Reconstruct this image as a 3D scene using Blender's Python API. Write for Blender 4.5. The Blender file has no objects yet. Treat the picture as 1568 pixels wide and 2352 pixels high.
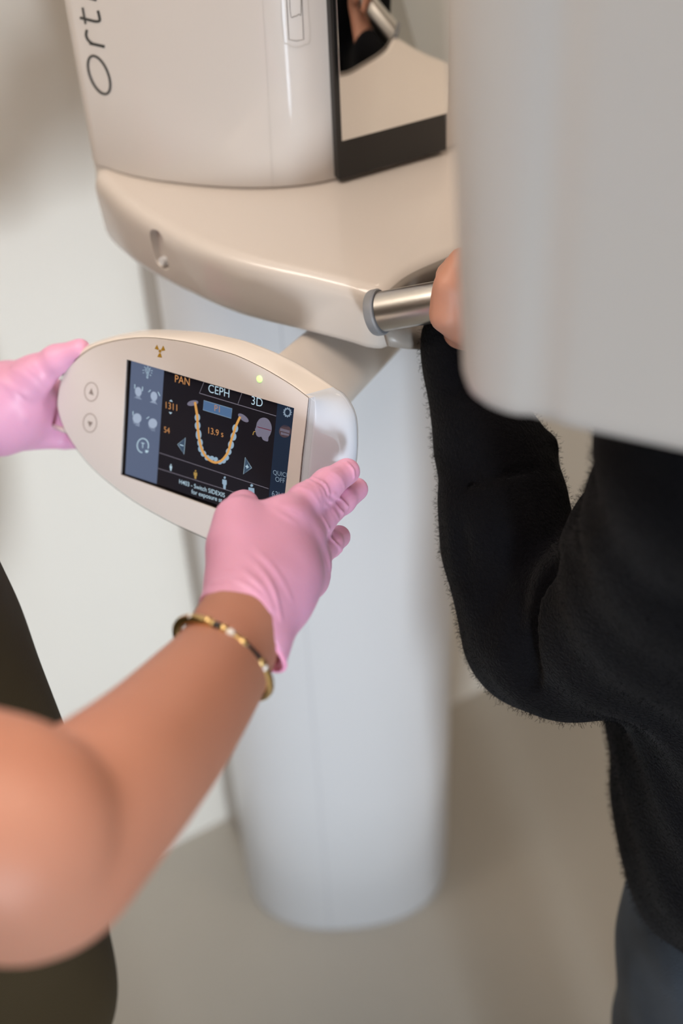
import bpy, bmesh, math
import numpy as np
from mathutils import Vector, Matrix

# ------------------------------------------------------------------ camera
W, H = 1568.0, 2352.0
FPX = 2940.0
VPX, VPY = 960.0, 4600.0                      # vanishing point of the plumb lines
_dx, _dy = VPX - W / 2, VPY - H / 2
ROLL = math.atan2(_dx, _dy)
TH = math.atan(FPX / math.hypot(_dx, _dy))
CAM = np.array([0, 0, 1.65])
FW = np.array([0, math.cos(TH), -math.sin(TH)])
U0 = np.array([0, math.sin(TH), math.cos(TH)])
R0 = np.array([1.0, 0, 0])
RT = math.cos(ROLL) * R0 - math.sin(ROLL) * U0
DN = -math.sin(ROLL) * R0 - math.cos(ROLL) * U0
scene = bpy.context.scene
cd = bpy.data.cameras.new('camera'); camo = bpy.data.objects.new('camera', cd)
scene.collection.objects.link(camo); scene.camera = camo
cd.sensor_fit = 'VERTICAL'; cd.sensor_height = 36.0; cd.lens = 36.0 * FPX / H
cd.dof.use_dof = True; cd.dof.focus_distance = 0.79; cd.dof.aperture_fstop = 3.3
cd.dof.aperture_blades = 0
cd.clip_start = 0.05
camo.matrix_world = Matrix(((RT[0], -DN[0], -FW[0], CAM[0]), (RT[1], -DN[1], -FW[1], CAM[1]),
                            (RT[2], -DN[2], -FW[2], CAM[2]), (0, 0, 0, 1)))
scene.view_settings.view_transform = 'Standard'
scene.view_settings.look = 'None'
scene.view_settings.exposure = 0.0
scene.view_settings.gamma = 1.0

# ------------------------------------------------------------------ world and lights
w = bpy.data.worlds.new('world'); scene.world = w; w.use_nodes = True
w.node_tree.nodes['Background'].inputs[0].default_value = (0.75, 0.85, 1.0, 1)
w.node_tree.nodes['Background'].inputs[1].default_value = 0.3

def area(name, loc, target, sx, sy, power, col, spread=180):
    l = bpy.data.lights.new(name, 'AREA'); l.shape = 'RECTANGLE'; l.size = sx; l.size_y = sy
    l.energy = power; l.color = col; l.spread = math.radians(spread)
    o = bpy.data.objects.new(name, l); scene.collection.objects.link(o)
    d = Vector(target) - Vector(loc)
    o.location = loc; o.rotation_euler = d.to_track_quat('-Z', 'Y').to_euler()
    return o
area('ceiling_light_warm', (0.9, 0.2, 2.62), (0.9, 0.2, 0), 0.6, 0.6, 12, (1.0, 0.80, 0.64))
area('ceiling_light_side', (-0.90, 0.35, 2.62), (-0.90, 0.35, 0), 0.6, 0.6, 11, (1.0, 0.88, 0.78))
area('ceiling_light_rear', (-0.15, 0.40, 2.62), (-0.15, 0.40, 0), 0.6, 0.6, 5.6, (1.0, 0.88, 0.78))
area('window_daylight', (0.90, -2.90, 0.8), (-0.15, 1.0, 0.6), 0.35, 0.8, 6.5, (0.84, 0.92, 1.0), 42)
area('door_gap_daylight', (0.53, -2.0, 0.87), (0.53, 1.0, 0.87), 0.08, 1.7, 8, (0.74, 0.86, 1.0))

# ------------------------------------------------------------------ helpers
def P(px, py, d):
    """world point seen at pixel (px,py) of the photograph at optical depth d"""
    return CAM + d * (FW + (px - W / 2) / FPX * RT + (py - H / 2) / FPX * DN)
def PZ(px, py, z):
    v = FW + (px - W / 2) / FPX * RT + (py - H / 2) / FPX * DN
    return CAM + v * (z - CAM[2]) / v[2]
def ray_plane(px, py, o, n):
    v = FW + (px - W / 2) / FPX * RT + (py - H / 2) / FPX * DN
    return CAM + v * (((o - CAM) @ n) / (v @ n))
def nrm(v):
    v = np.asarray(v, float); return v / np.linalg.norm(v)

def srgb(r, g, b):
    f = lambda c: (c / 255 / 12.92) if c / 255 <= 0.04045 else ((c / 255 + 0.055) / 1.055) ** 2.4
    return (f(r), f(g), f(b), 1)

def mat(name, col, rough=0.5, metal=0.0, coat=0.0, spec=0.5, sss=0.0, sheen=0.0, emit=None, estr=1.0,
        bump=None, vary=None):
    m = bpy.data.materials.new(name); m.use_nodes = True
    nt = m.node_tree; b = nt.nodes['Principled BSDF']
    b.inputs['Base Color'].default_value = col
    b.inputs['Roughness'].default_value = rough
    b.inputs['Metallic'].default_value = metal
    b.inputs['Coat Weight'].default_value = coat
    b.inputs['Coat Roughness'].default_value = 0.04
    b.inputs['Specular IOR Level'].default_value = spec
    if sss:
        b.inputs['Subsurface Weight'].default_value = sss
        b.inputs['Subsurface Radius'].default_value = (1.0, 0.4, 0.25)
        b.inputs['Subsurface Scale'].default_value = 0.006
    if sheen:
        b.inputs['Sheen Weight'].default_value = sheen
        b.inputs['Sheen Roughness'].default_value = 0.5
    if emit is not None:
        b.inputs['Emission Color'].default_value = emit
        b.inputs['Emission Strength'].default_value = estr
    tc = nt.nodes.new('ShaderNodeTexCoord')
    if vary:   # slow colour mottling: (scale, amount 0..1, colour)
        n = nt.nodes.new('ShaderNodeTexNoise'); n.inputs['Scale'].default_value = vary[0]; n.inputs['Detail'].default_value = 4
        mx = nt.nodes.new('ShaderNodeMix'); mx.data_type = 'RGBA'
        mp = nt.nodes.new('ShaderNodeMapRange'); mp.inputs[3].default_value = 0; mp.inputs[4].default_value = vary[1]
        mp.inputs[1].default_value = 0.35; mp.inputs[2].default_value = 0.65
        nt.links.new(tc.outputs['Object'], n.inputs['Vector']); nt.links.new(n.outputs[0], mp.inputs[0])
        nt.links.new(mp.outputs[0], mx.inputs[0])
        mx.inputs[6].default_value = col; mx.inputs[7].default_value = vary[2]
        nt.links.new(mx.outputs[2], b.inputs['Base Color'])
    if bump:   # (scale, strength, distance)
        n = nt.nodes.new('ShaderNodeTexNoise'); n.inputs['Scale'].default_value = bump[0]; n.inputs['Detail'].default_value = 5
        bp = nt.nodes.new('ShaderNodeBump'); bp.inputs['Strength'].default_value = bump[1]; bp.inputs['Distance'].default_value = bump[2]
        nt.links.new(tc.outputs['Object'], n.inputs['Vector']); nt.links.new(n.outputs[0], bp.inputs['Height'])
        nt.links.new(bp.outputs[0], b.inputs['Normal'])
    return m

def add_wave(m, scale, dist, strength, distance, rot=(0, 0, 0), direction='X', dscale=2.0):
    """stretched wrinkle lines as bump"""
    nt = m.node_tree; b = nt.nodes['Principled BSDF']
    tc = nt.nodes.new('ShaderNodeTexCoord'); mp = nt.nodes.new('ShaderNodeMapping')
    mp.inputs['Rotation'].default_value = rot
    wv = nt.nodes.new('ShaderNodeTexWave'); wv.bands_direction = direction
    wv.inputs['Scale'].default_value = scale; wv.inputs['Distortion'].default_value = dist
    wv.inputs['Detail'].default_value = 2; wv.inputs['Detail Scale'].default_value = dscale
    bp = nt.nodes.new('ShaderNodeBump'); bp.inputs['Strength'].default_value = strength; bp.inputs['Distance'].default_value = distance
    nt.links.new(tc.outputs['Object'], mp.inputs[0]); nt.links.new(mp.outputs[0], wv.inputs[0])
    nt.links.new(wv.outputs['Fac'], bp.inputs['Height'])
    if b.inputs['Normal'].is_linked:
        nt.links.new(b.inputs['Normal'].links[0].from_socket, bp.inputs['Normal'])
    nt.links.new(bp.outputs[0], b.inputs['Normal'])

def obj(name, verts, faces, m, parent=None, smooth=True, angle=None):
    me = bpy.data.meshes.new(name)
    me.from_pydata([tuple(map(float, v)) for v in verts], [], [tuple(map(int, f)) for f in faces])
    me.validate(); me.update()
    bm = bmesh.new(); bm.from_mesh(me); bmesh.ops.recalc_face_normals(bm, faces=bm.faces); bm.to_mesh(me); bm.free()
    o = bpy.data.objects.new(name, me); scene.collection.objects.link(o)
    for mm in (m if isinstance(m, (list, tuple)) else [m]): me.materials.append(mm)
    for p in me.polygons: p.use_smooth = smooth
    if smooth and angle: me.set_sharp_from_angle(angle=math.radians(angle))
    if parent is not None:
        o.parent = parent
        o.matrix_parent_inverse = parent.matrix_world.inverted()
    return o
def tag(o, label=None, cat=None, group=None, kind=None):
    if label: o['label'] = label
    if cat: o['category'] = cat
    if group: o['group'] = group
    if kind: o['kind'] = kind
    return o
def empty(name, loc, label, cat, group=None):
    o = bpy.data.objects.new(name, None); scene.collection.objects.link(o)
    o.location = [float(v) for v in loc]; o.matrix_world = Matrix.Translation(o.location)
    o.empty_display_size = 0.05
    return tag(o, label, cat, group)

def loft(rings, cap0=True, cap1=True, closed=True):
    n = len(rings[0]); V = [v for r in rings for v in r]; Fc = []
    for i in range(len(rings) - 1):
        for j in range(n if closed else n - 1):
            k = (j + 1) % n
            Fc.append((i * n + j, i * n + k, (i + 1) * n + k, (i + 1) * n + j))
    if cap0: Fc.append(tuple(range(n)))
    if cap1: Fc.append(tuple((len(rings) - 1) * n + j for j in range(n)))
    return V, Fc
def tube(path, r, n=16, cap=True, up=(0, 0, 1)):
    path = [np.array(p, float) for p in path]; rs = r if hasattr(r, '__len__') else [r] * len(path)
    rings = []; prev = None
    for i, p in enumerate(path):
        t = nrm(path[min(i + 1, len(path) - 1)] - path[max(i - 1, 0)])
        if prev is None:
            a = np.array(up, float)
            if abs(a @ t) > 0.95: a = np.array([1.0, 0, 0])
        else: a = prev
        a = nrm(a - (a @ t) * t); b = np.cross(t, a); prev = a
        rings.append([p + rs[i] * (math.cos(2 * math.pi * k / n) * a + math.sin(2 * math.pi * k / n) * b) for k in range(n)])
    return loft(rings, cap, cap)
def smooth_closed(pts, it=2, keep=()):
    """Chaikin corner cutting of a closed polygon"""
    pts = [np.array(p, float) for p in pts]
    for _ in range(it):
        q = []
        for i in range(len(pts)):
            a, b = pts[i], pts[(i + 1) % len(pts)]
            q += [a * .75 + b * .25, a * .25 + b * .75]
        pts = q
    return pts
def catmull(pts, n=8, closed=False):
    pts = [np.array(p, float) for p in pts]; out = []; L = len(pts)
    rng = range(L) if closed else range(L - 1)
    for i in rng:
        g = (lambda k: pts[k % L]) if closed else (lambda k: pts[min(max(k, 0), L - 1)])
        p0, p1, p2, p3 = g(i - 1), g(i), g(i + 1), g(i + 2)
        for s in range(n):
            t = s / n
            out.append(0.5 * ((2 * p1) + (-p0 + p2) * t + (2 * p0 - 5 * p1 + 4 * p2 - p3) * t * t + (-p0 + 3 * p1 - 3 * p2 + p3) * t ** 3))
    if not closed: out.append(pts[-1])
    return out
def resample(pts, n, closed=True):
    pts = np.array(pts, float)
    if closed: pts = np.vstack([pts, pts[:1]])
    s = np.r_[0, np.cumsum(np.linalg.norm(np.diff(pts, axis=0), axis=1))]
    u = np.linspace(0, s[-1], n, endpoint=not closed)
    return np.stack([np.interp(u, s, pts[:, k]) for k in range(pts.shape[1])], 1)
def box(c, sx, sy, sz, ax=(1, 0, 0), ay=(0, 1, 0), az=(0, 0, 1), bev=0.0, seg=3):
    bm = bmesh.new(); bmesh.ops.create_cube(bm, size=1)
    bmesh.ops.scale(bm, vec=(sx, sy, sz), verts=bm.verts)
    if bev: bmesh.ops.bevel(bm, geom=bm.edges[:], offset=bev, segments=seg, affect='EDGES', profile=0.5)
    c = np.array(c, float); A = np.array([ax, ay, az], float)
    V = [c + np.array(v.co) @ A for v in bm.verts]; bm.verts.index_update()
    Fc = [tuple(v.index for v in f.verts) for f in bm.faces]; bm.free()
    return V, Fc
def merge(*parts):
    V = []; Fc = []
    for v, f in parts:
        o = len(V); V += list(v); Fc += [tuple(i + o for i in q) for q in f]
    return V, Fc

# ------------------------------------------------------------------ signed distance modelling -> continuous surfaces
def chain_s(pts, k, axis=None, flat=1.0, n=5):
    q = catmull([np.r_[p, r] for p, r in pts], n)
    return chain([(v[:3], float(v[3])) for v in q], k, axis, flat)
def surface_nets(Fv, xs, ys, zs):
    ax = [np.asarray(a, float) for a in (xs, ys, zs)]
    ins = Fv < 0
    c = np.zeros(tuple(s - 1 for s in Fv.shape), np.int8)
    for i in (0, 1):
        for j in (0, 1):
            for k in (0, 1):
                c += ins[i:Fv.shape[0] - 1 + i, j:Fv.shape[1] - 1 + j, k:Fv.shape[2] - 1 + k]
    act = np.argwhere((c > 0) & (c < 8)); N = len(act)
    idx = -np.ones(c.shape, np.int64); idx[tuple(act.T)] = np.arange(N)
    corners = [(i, j, k) for i in (0, 1) for j in (0, 1) for k in (0, 1)]
    pos = np.zeros((N, 3)); cnt = np.zeros(N)
    val = {q: Fv[act[:, 0] + q[0], act[:, 1] + q[1], act[:, 2] + q[2]] for q in corners}
    for q in corners:
        for a in range(3):
            if q[a] == 0:
                r = list(q); r[a] = 1; r = tuple(r)
                v0, v1 = val[q], val[r]; m = (v0 < 0) != (v1 < 0)
                t = np.where(m, v0 / np.where(m, v0 - v1, 1), 0)
                for b in range(3):
                    p0 = ax[b][act[:, b] + q[b]]
                    p = p0 + t * (ax[b][act[:, b] + 1] - p0) if b == a else p0
                    pos[:, b] += np.where(m, p, 0)
                cnt += m
    pos /= cnt[:, None]
    faces = []
    for a in range(3):
        b, d = (a + 1) % 3, (a + 2) % 3
        sl0 = [slice(None)] * 3; sl1 = [slice(None)] * 3
        sl0[a] = slice(0, -1); sl1[a] = slice(1, None)
        ch = np.argwhere(ins[tuple(sl0)] != ins[tuple(sl1)])
        ch = ch[(ch[:, b] > 0) & (ch[:, d] > 0) & (ch[:, b] < Fv.shape[b] - 1) & (ch[:, d] < Fv.shape[d] - 1)]
        def g(ob, od):
            e = ch.copy(); e[:, b] -= ob; e[:, d] -= od
            return idx[tuple(e.T)]
        q = np.stack([g(0, 0), g(1, 0), g(1, 1), g(0, 1)], 1)
        fl = ins[tuple(sl0)][tuple(ch.T)]
        q[~fl] = q[~fl][:, ::-1]
        faces.append(q)
    return pos, np.vstack(faces)

def sdf_eval(prims, xs, ys, zs, disp=None, cut=None, grow=0.0):
    """prims: (a, b, ra, rb, k[, axis, flat]) round cones blended with radius k; axis/flat squashes across one direction"""
    Fv = np.full((len(xs), len(ys), len(zs)), 0.5, np.float32)
    groups = {}
    for i, p in enumerate(prims): groups.setdefault(p[7] if len(p) > 7 else ('s', i), []).append(p)
    for gp in groups.values():
        k = gp[0][4]
        mg = max(max(p[2], p[3]) for p in gp) + grow + 3 * k + 0.01
        lo = np.min([np.minimum(p[0], p[1]) for p in gp], 0) - mg; hi = np.max([np.maximum(p[0], p[1]) for p in gp], 0) + mg
        I = [slice(np.searchsorted(A, lo[n]), np.searchsorted(A, hi[n])) for n, A in enumerate((xs, ys, zs))]
        X, Y, Z = np.meshgrid(xs[I[0]], ys[I[1]], zs[I[2]], indexing='ij')
        if X.size == 0: continue
        D = None; ki = .25 * k
        for p in gp:
            a, b = np.array(p[0], float), np.array(p[1], float); ra, rb = p[2] + grow, p[3] + grow
            pa = np.stack([X - a[0], Y - a[1], Z - a[2]], -1); ba = b - a; L = ba @ ba
            h = np.clip((pa @ ba) / L, 0, 1) if L > 1e-12 else np.zeros(X.shape)
            v = pa - h[..., None] * ba
            if len(p) > 5 and p[5] is not None:
                ax_ = nrm(p[5]); v = v + ((p[6] - 1) * (v @ ax_))[..., None] * ax_
            d = np.sqrt((v * v).sum(-1)) - (ra + (rb - ra) * h)
            if D is None: D = d
            else:
                hh = np.maximum(ki - np.abs(D - d), 0) / ki; D = np.minimum(D, d) - hh * hh * ki * .25
        S = Fv[I[0], I[1], I[2]]
        hh = np.maximum(k - np.abs(S - D), 0) / k
        Fv[I[0], I[1], I[2]] = (np.minimum(S, D) - hh * hh * k * 0.25).astype(np.float32)
    if disp is not None or cut is not None:
        near = np.abs(Fv) < 0.03
        ii = np.argwhere(near)
        pts = np.stack([xs[ii[:, 0]], ys[ii[:, 1]], zs[ii[:, 2]]], 1)
        if disp is not None: Fv[near] += disp(pts).astype(np.float32)
    if cut is not None:
        X, Y, Z = np.meshgrid(xs, ys, zs, indexing='ij')
        for (o, n) in cut:
            Fv = np.maximum(Fv, ((X - o[0]) * n[0] + (Y - o[1]) * n[1] + (Z - o[2]) * n[2]).astype(np.float32))
    return Fv
def axes_for(prims, res, fine=None, grow=0.0):
    lo = np.min([np.minimum(p[0], p[1]) - max(p[2], p[3]) for p in prims], 0) - 0.03 - grow
    hi = np.max([np.maximum(p[0], p[1]) + max(p[2], p[3]) for p in prims], 0) + 0.03 + grow
    out = []
    for n in range(3):
        iv = []
        for (flo, fhi, fr) in (fine or []): iv.append((flo[n], fhi[n], fr))
        x = lo[n]; A = [x]
        while x < hi[n]:
            st = res
            for (a, b, fr) in iv:
                if a - st <= x <= b: st = min(st, fr)
            x += st; A.append(x)
        out.append(np.array(A))
    return out
def sdf_obj(name, prims, res, m, parent=None, fine=None, disp=None, cut=None, grow=0.0, relax=1, cavity=None):
    xs, ys, zs = axes_for(prims, res, fine, max(grow, 0))
    Fv = sdf_eval(prims, xs, ys, zs, disp, cut, grow)
    if cavity: Fv = np.maximum(Fv, -sdf_eval(cavity, xs, ys, zs))
    V, Q = surface_nets(Fv, xs, ys, zs)
    o = obj(name, V, Q, m, parent)
    if relax:
        bm = bmesh.new(); bm.from_mesh(o.data)
        for _ in range(relax): bmesh.ops.smooth_vert(bm, verts=bm.verts, factor=0.5, use_axis_x=True, use_axis_y=True, use_axis_z=True)
        bm.to_mesh(o.data); bm.free()
    return o
GID = [0]
def grown(prims, g, k=None):
    return [tuple([p[0], p[1], p[2] + g, p[3] + g] + list(p[4:])) for p in prims]
def chain(pts, k, axis=None, flat=1.0):
    """pts: list of (point, radius)"""
    GID[0] += 1
    return [(pts[i][0], pts[i + 1][0], pts[i][1], pts[i + 1][1], k, axis, flat, GID[0]) for i in range(len(pts) - 1)]
def C(px, py, d, rpx):
    return (P(px, py, d), rpx * d / FPX)

# ------------------------------------------------------------------ materials
M_wall = mat('wall paint', srgb(226, 222, 214), 0.75, bump=(60, .15, .002), vary=(1.5, .25, srgb(220, 215, 205)))
M_ceil = mat('ceiling paint', srgb(232, 228, 220), 0.8, bump=(50, .1, .002))
M_floor = mat('vinyl floor', srgb(178, 174, 165), 0.5, vary=(3.0, .5, srgb(169, 166, 158)), bump=(150, .05, .001))
M_white = mat('white lacquered housing', srgb(203, 195, 188), 0.34, coat=.6, vary=(2.0, .15, srgb(200, 191, 183)))
M_whitecool = mat('white pillar lacquer', srgb(206, 207, 210), 0.3, vary=(2.0, .15, srgb(202, 203, 207)))
M_house = mat('matt white tube housing', srgb(194, 192, 190), 0.45, vary=(3.0, .15, srgb(190, 187, 184)))
M_plate = mat('warm grey faceplate', srgb(228, 221, 218), 0.35, vary=(8.0, .15, srgb(224, 216, 212)))
M_shell = mat('panel shell', srgb(230, 223, 216), 0.25, coat=.3, vary=(6.0, .1, srgb(226, 219, 211)))
M_cap = mat('glossy white cap', srgb(206, 214, 226), 0.4, coat=1, spec=.3, vary=(6.0, .1, srgb(202, 210, 222)))
M_grey = mat('grey plastic', srgb(126, 128, 132), 0.4, bump=(400, .1, .0005))
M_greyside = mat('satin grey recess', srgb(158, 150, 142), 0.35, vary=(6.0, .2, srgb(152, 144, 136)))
M_black = mat('black glass frame', srgb(28, 27, 26), 0.12, bump=(30, .02, .001))
M_mirror = mat('mirror glass', (0.86, 0.86, 0.84, 1), 0.01, metal=1.0, bump=(4, .01, .0005))
M_steel = mat('brushed steel', (0.62, 0.60, 0.57, 1), 0.28, metal=1.0, bump=(300, .08, .0004))
M_seam = mat('dark seam', srgb(92, 84, 78), 0.6, bump=(100, .1, .0005))
M_seamlight = mat('light seam', srgb(190, 182, 174), 0.35, bump=(100, .1, .0005))
M_ink = mat('dark lettering', srgb(52, 52, 50), 0.5, bump=(100, .1, .0003))
M_gold_ink = mat('mustard print', srgb(176, 134, 30), 0.5, bump=(100, .1, .0003))
M_btn = mat('button print', srgb(178, 166, 160), 0.5, bump=(100, .1, .0003))
M_btnd = mat('button symbol', srgb(150, 138, 132), 0.5, bump=(100, .1, .0003))
M_glove = mat('pink nitrile glove', srgb(234, 172, 206), 0.42, sss=.12, spec=.4, bump=(70, .25, .0015))
M_glovecuff = mat('pink glove cuff', srgb(248, 168, 206), 0.4, sss=.2, spec=.4, bump=(60, .25, .002))
M_skin = mat('tanned skin', srgb(186, 133, 112), 0.5, sss=.1, spec=.35, vary=(14.0, .5, srgb(178, 122, 102)), bump=(160, .08, .001))
M_skin2 = mat('fair skin', srgb(184, 134, 112), 0.5, sss=.1, spec=.35, vary=(30.0, .5, srgb(170, 118, 98)), bump=(160, .1, .001))
M_olive = mat('olive scrub cotton', srgb(56, 46, 28), 0.9, spec=.2, bump=(700, .3, .0008), vary=(5, .4, srgb(50, 43, 28)))
M_knit = mat('black wool knit', srgb(9, 9, 12), 0.95, spec=.1, sheen=.03, bump=(500, .9, .0015), vary=(18, .5, srgb(5, 7, 15)))
M_fuzz = mat('black wool fuzz', srgb(16, 16, 19), 0.95, spec=.1, vary=(50, .3, srgb(10, 10, 14)))
M_denim = mat('dark blue denim', srgb(44, 56, 70), 0.85, sheen=.05, vary=(25, .8, srgb(28, 38, 50)), bump=(900, .6, .001))
M_thread = mat('orange thread', srgb(170, 130, 84), 0.7, bump=(300, .2, .0005))
M_hair = mat('brown hair', srgb(70, 48, 34), 0.5, bump=(120, .5, .002))
M_shoe = mat('white shoe leather', srgb(214, 212, 208), 0.5, bump=(60, .2, .001))
M_goldm = mat('gold metal', (0.85, 0.62, 0.28, 1), 0.28, metal=1.0, bump=(120, .1, .0005))
M_gem = mat('clear stone', (0.9, 0.88, 0.85, 1), 0.05, coat=1, vary=(100, .2, (0.8, .75, .7, 1)))
M_onyx = mat('dark enamel', srgb(24, 20, 16), 0.2, coat=.5, bump=(100, .05, .0005))
M_winglass = mat('lit window pane', (0.7, .8, 1, 1), 0.1, emit=(0.72, 0.86, 1.0, 1), estr=2.0, vary=(3, .1, (.6, .7, .9, 1)))
M_winframe = mat('window frame paint', srgb(220, 220, 218), 0.4, bump=(60, .1, .001))
M_lamp = mat('lamp diffuser', (1, .95, .9, 1), 0.4, emit=(1.0, .82, .66, 1), estr=3.0, vary=(5, .05, (1, .9, .85, 1)))

# ------------------------------------------------------------------ the room
WA, WB = PZ(360, 1960, 0), PZ(1050, 1612, 0)
WT = nrm(WB - WA); WN = np.array([WT[1], -WT[0], 0.0])          # wall tangent, normal towards the camera
def wall_pt(t, n, z): return WA + t * WT + n * WN + np.array([0, 0, z])
HGT = 2.7; T0, T1, N0, N1 = -2.4, 1.5, 0.0, 4.7
def wbox(name, t0, t1, n0, n1, z0, z1, m, kind='structure', parent=None, bev=0, smooth=False):
    c = (wall_pt((t0 + t1) / 2, (n0 + n1) / 2, (z0 + z1) / 2))
    V, Fc = box(c, t1 - t0, n1 - n0, z1 - z0, WT, WN, (0, 0, 1), bev)
    o = obj(name, V, Fc, m, parent, smooth=bool(bev), angle=40)
    if kind and parent is None: o['kind'] = kind
    return o
wbox('floor', T0 - .1, T1 + .1, N0 - .1, N1 + .1, -0.1, 0, M_floor)
wbox('ceiling', T0 - .1, T1 + .1, N0 - .1, N1 + .1, HGT, HGT + .1, M_ceil)
wbox('wall_back', T0 - .1, T1 + .1, N0 - .1, N0, 0, HGT, M_wall)
wbox('wall_left', T0 - .1, T0, N0, N1, 0, HGT, M_wall)
wbox('wall_right', T1, T1 + .1, N0, N1, 0, HGT, M_wall)
def front_wall():
    a, b = -.75, .05    # window opening, behind the photographer
    parts = []
    for t0, t1, z0, z1 in ((T0 - .1, a, 0, HGT), (b, T1 + .1, 0, HGT), (a, b, 0, .15), (a, b, 2.1, HGT)):
        parts.append(box(wall_pt((t0 + t1) / 2, N1 + .05, (z0 + z1) / 2), t1 - t0, .1, z1 - z0, WT, WN))
    o = obj('wall_front', *merge(*parts), M_wall, smooth=False); o['kind'] = 'structure'
    wn = obj('window_1', *merge(box(wall_pt(a + .02, N1 + .03, 1.12), .05, .08, 1.95, WT, WN, bev=.005),
                                box(wall_pt(b - .02, N1 + .03, 1.12), .05, .08, 1.95, WT, WN, bev=.005),
                                box(wall_pt((a + b) / 2, N1 + .03, .17), b - a, .08, .05, WT, WN, bev=.005),
                                box(wall_pt((a + b) / 2, N1 + .03, 2.08), b - a, .08, .05, WT, WN, bev=.005)), M_winframe, angle=40)
    wn['kind'] = 'structure'
    V, Fc = box(wall_pt((a + b) / 2, N1 + .04, 1.12), b - a - .05, .008, 1.9, WT, WN)
    obj('window_pane', V, Fc, M_winglass, wn, smooth=False)
front_wall()

# ------------------------------------------------------------------ the x-ray machine
ZT, ZB = 1.215, 1.167                                            # top and underside of the carriage
mL = PZ(768, 417, ZT)
phi = math.radians(26.0)
MT = np.array([math.cos(phi), math.sin(phi), 0]); MN = np.array([MT[1], -MT[0], 0])   # machine tangent / facing direction
MO = mL + 0.047 * MT                                              # middle of the mirror foot
def mp(t, n, z): return np.array([MO[0], MO[1], 0]) + t * MT + n * MN + np.array([0, 0, z])
def tn(p): q = p - MO; return float(q @ MT), float(q @ MN)
def mir(p):
    p = np.array(p, float); return p - 2 * ((p - MO) @ MT) * MT
machine = empty('panoramic_xray_machine', mp(0, -.15, 0),
                'white panoramic x-ray unit with mirror, grey-ended handles and tall rounded pillar', 'x-ray machine')

# pillar
def sup(c, a, b, e, n, z, rot=0):
    out = []
    for i in range(n):
        th = 2 * math.pi * i / n; cx, sy = math.cos(th), math.sin(th)
        x = a * abs(cx) ** (2 / e) * math.copysign(1, cx); y = b * abs(sy) ** (2 / e) * math.copysign(1, sy)
        out.append(np.array([c[0] + x * math.cos(rot) - y * math.sin(rot), c[1] + x * math.sin(rot) + y * math.cos(rot), z]))
    return out
PC = np.array([-0.02, 1.125]); PR = math.radians(3)
rings = [sup(PC, .150 - d, .122 - d, 2.35, 96, z, PR) for z, d in ((0.0, .004), (0.004, 0.0), (0.3, 0), (0.7, 0), (ZB - .03, 0), (ZB - .0265, .01))]
obj('pillar', *loft(rings), M_whitecool, machine, angle=50)
sq = PZ(757, 2140, 0)[:2]; ring0 = np.array([r[:2] for r in sup(PC, .1502, .1222, 2.35, 720, 0, PR)])
ki = int(np.argmin(np.linalg.norm(ring0 - sq, axis=1))); sa, sb = ring0[ki], ring0[(ki + 1) % 720]
V = [np.array([q[0], q[1], z]) for z in (.003, ZB - .03) for q in (sa, sb)]
obj('pillar_seam', V, [(0, 1, 3, 2)], mat('pillar joint', srgb(184, 185, 190), .4, bump=(80, .1, .0004)), machine, smooth=False)
rc0, rc1 = (np.array([-0.20, 1.203, 0]) - WA) @ WT, (np.array([0.12, 1.38, 0]) - WA) @ WT
V, Fc = box(wall_pt((rc0 + rc1) / 2, .036, 1.1), rc1 - rc0, .070, 2.198, WT, WN, bev=.006)
o = obj('wall_rail', V, Fc, M_greyside, machine, angle=40)

# carriage (the broad shelf) with two horns
side = [tn(PZ(*p, ZT)) for p in [(225, 400), (275, 450), (330, 490), (430, 545), (530, 585), (620, 608), (700, 625), (790, 647), (845, 662)]]
inner = [tn(PZ(*p, ZT)) for p in [(885, 660), (920, 630), (960, 608), (1040, 574)]]
sil = [(side[0][0] + .046, side[0][1] - .13), (side[0][0] + .022, side[0][1] - .065), (side[0][0] + .007, side[0][1] - .022), (side[0][0] + .001, side[0][1] - .004)]
half = sil + side + inner
cx_n = inner[-1][1]
plan = half + [(0.0, cx_n - .004)] + [(-t, n) for t, n in reversed(half)]
back = [(.13, -.243), (0, -.248), (-.13, -.243)]
plan = plan + back
plan = np.array(resample(catmull([np.array(p) for p in plan], 6, True), 260))
def offs(poly, d):
    poly = np.asarray(poly); t = np.roll(poly, -1, 0) - np.roll(poly, 1, 0)
    n = np.stack([t[:, 1], -t[:, 0]], 1); n /= np.linalg.norm(n, axis=1)[:, None] + 1e-12
    A = 0.5 * np.sum(poly[:, 0] * np.roll(poly[:, 1], -1) - np.roll(poly[:, 0], -1) * poly[:, 1])
    return poly + n * d * (1 if A > 0 else -1)
def ring_tn(poly, z): return [mp(a, b, z) for a, b in poly]
cr = []
for d, dz in ((-.008, 0), (-.0055, -.0003), (-.003, -.0011), (-.0008, -.0024), (.001, -.0043), (.0022, -.0068), (.003, -.0105), (.003, -.016), (.002, -.028), (.001, -.042), (-.0005, -.0465), (-.003, -.048)):
    cr.append([mp(a, b, ZT + dz * (1 + .16 * min(max((.02 - b) / .12, 0), 1))) for a, b in offs(plan, d)])
carriage = obj('carriage', *loft(cr), M_white, machine, angle=55)
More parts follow.
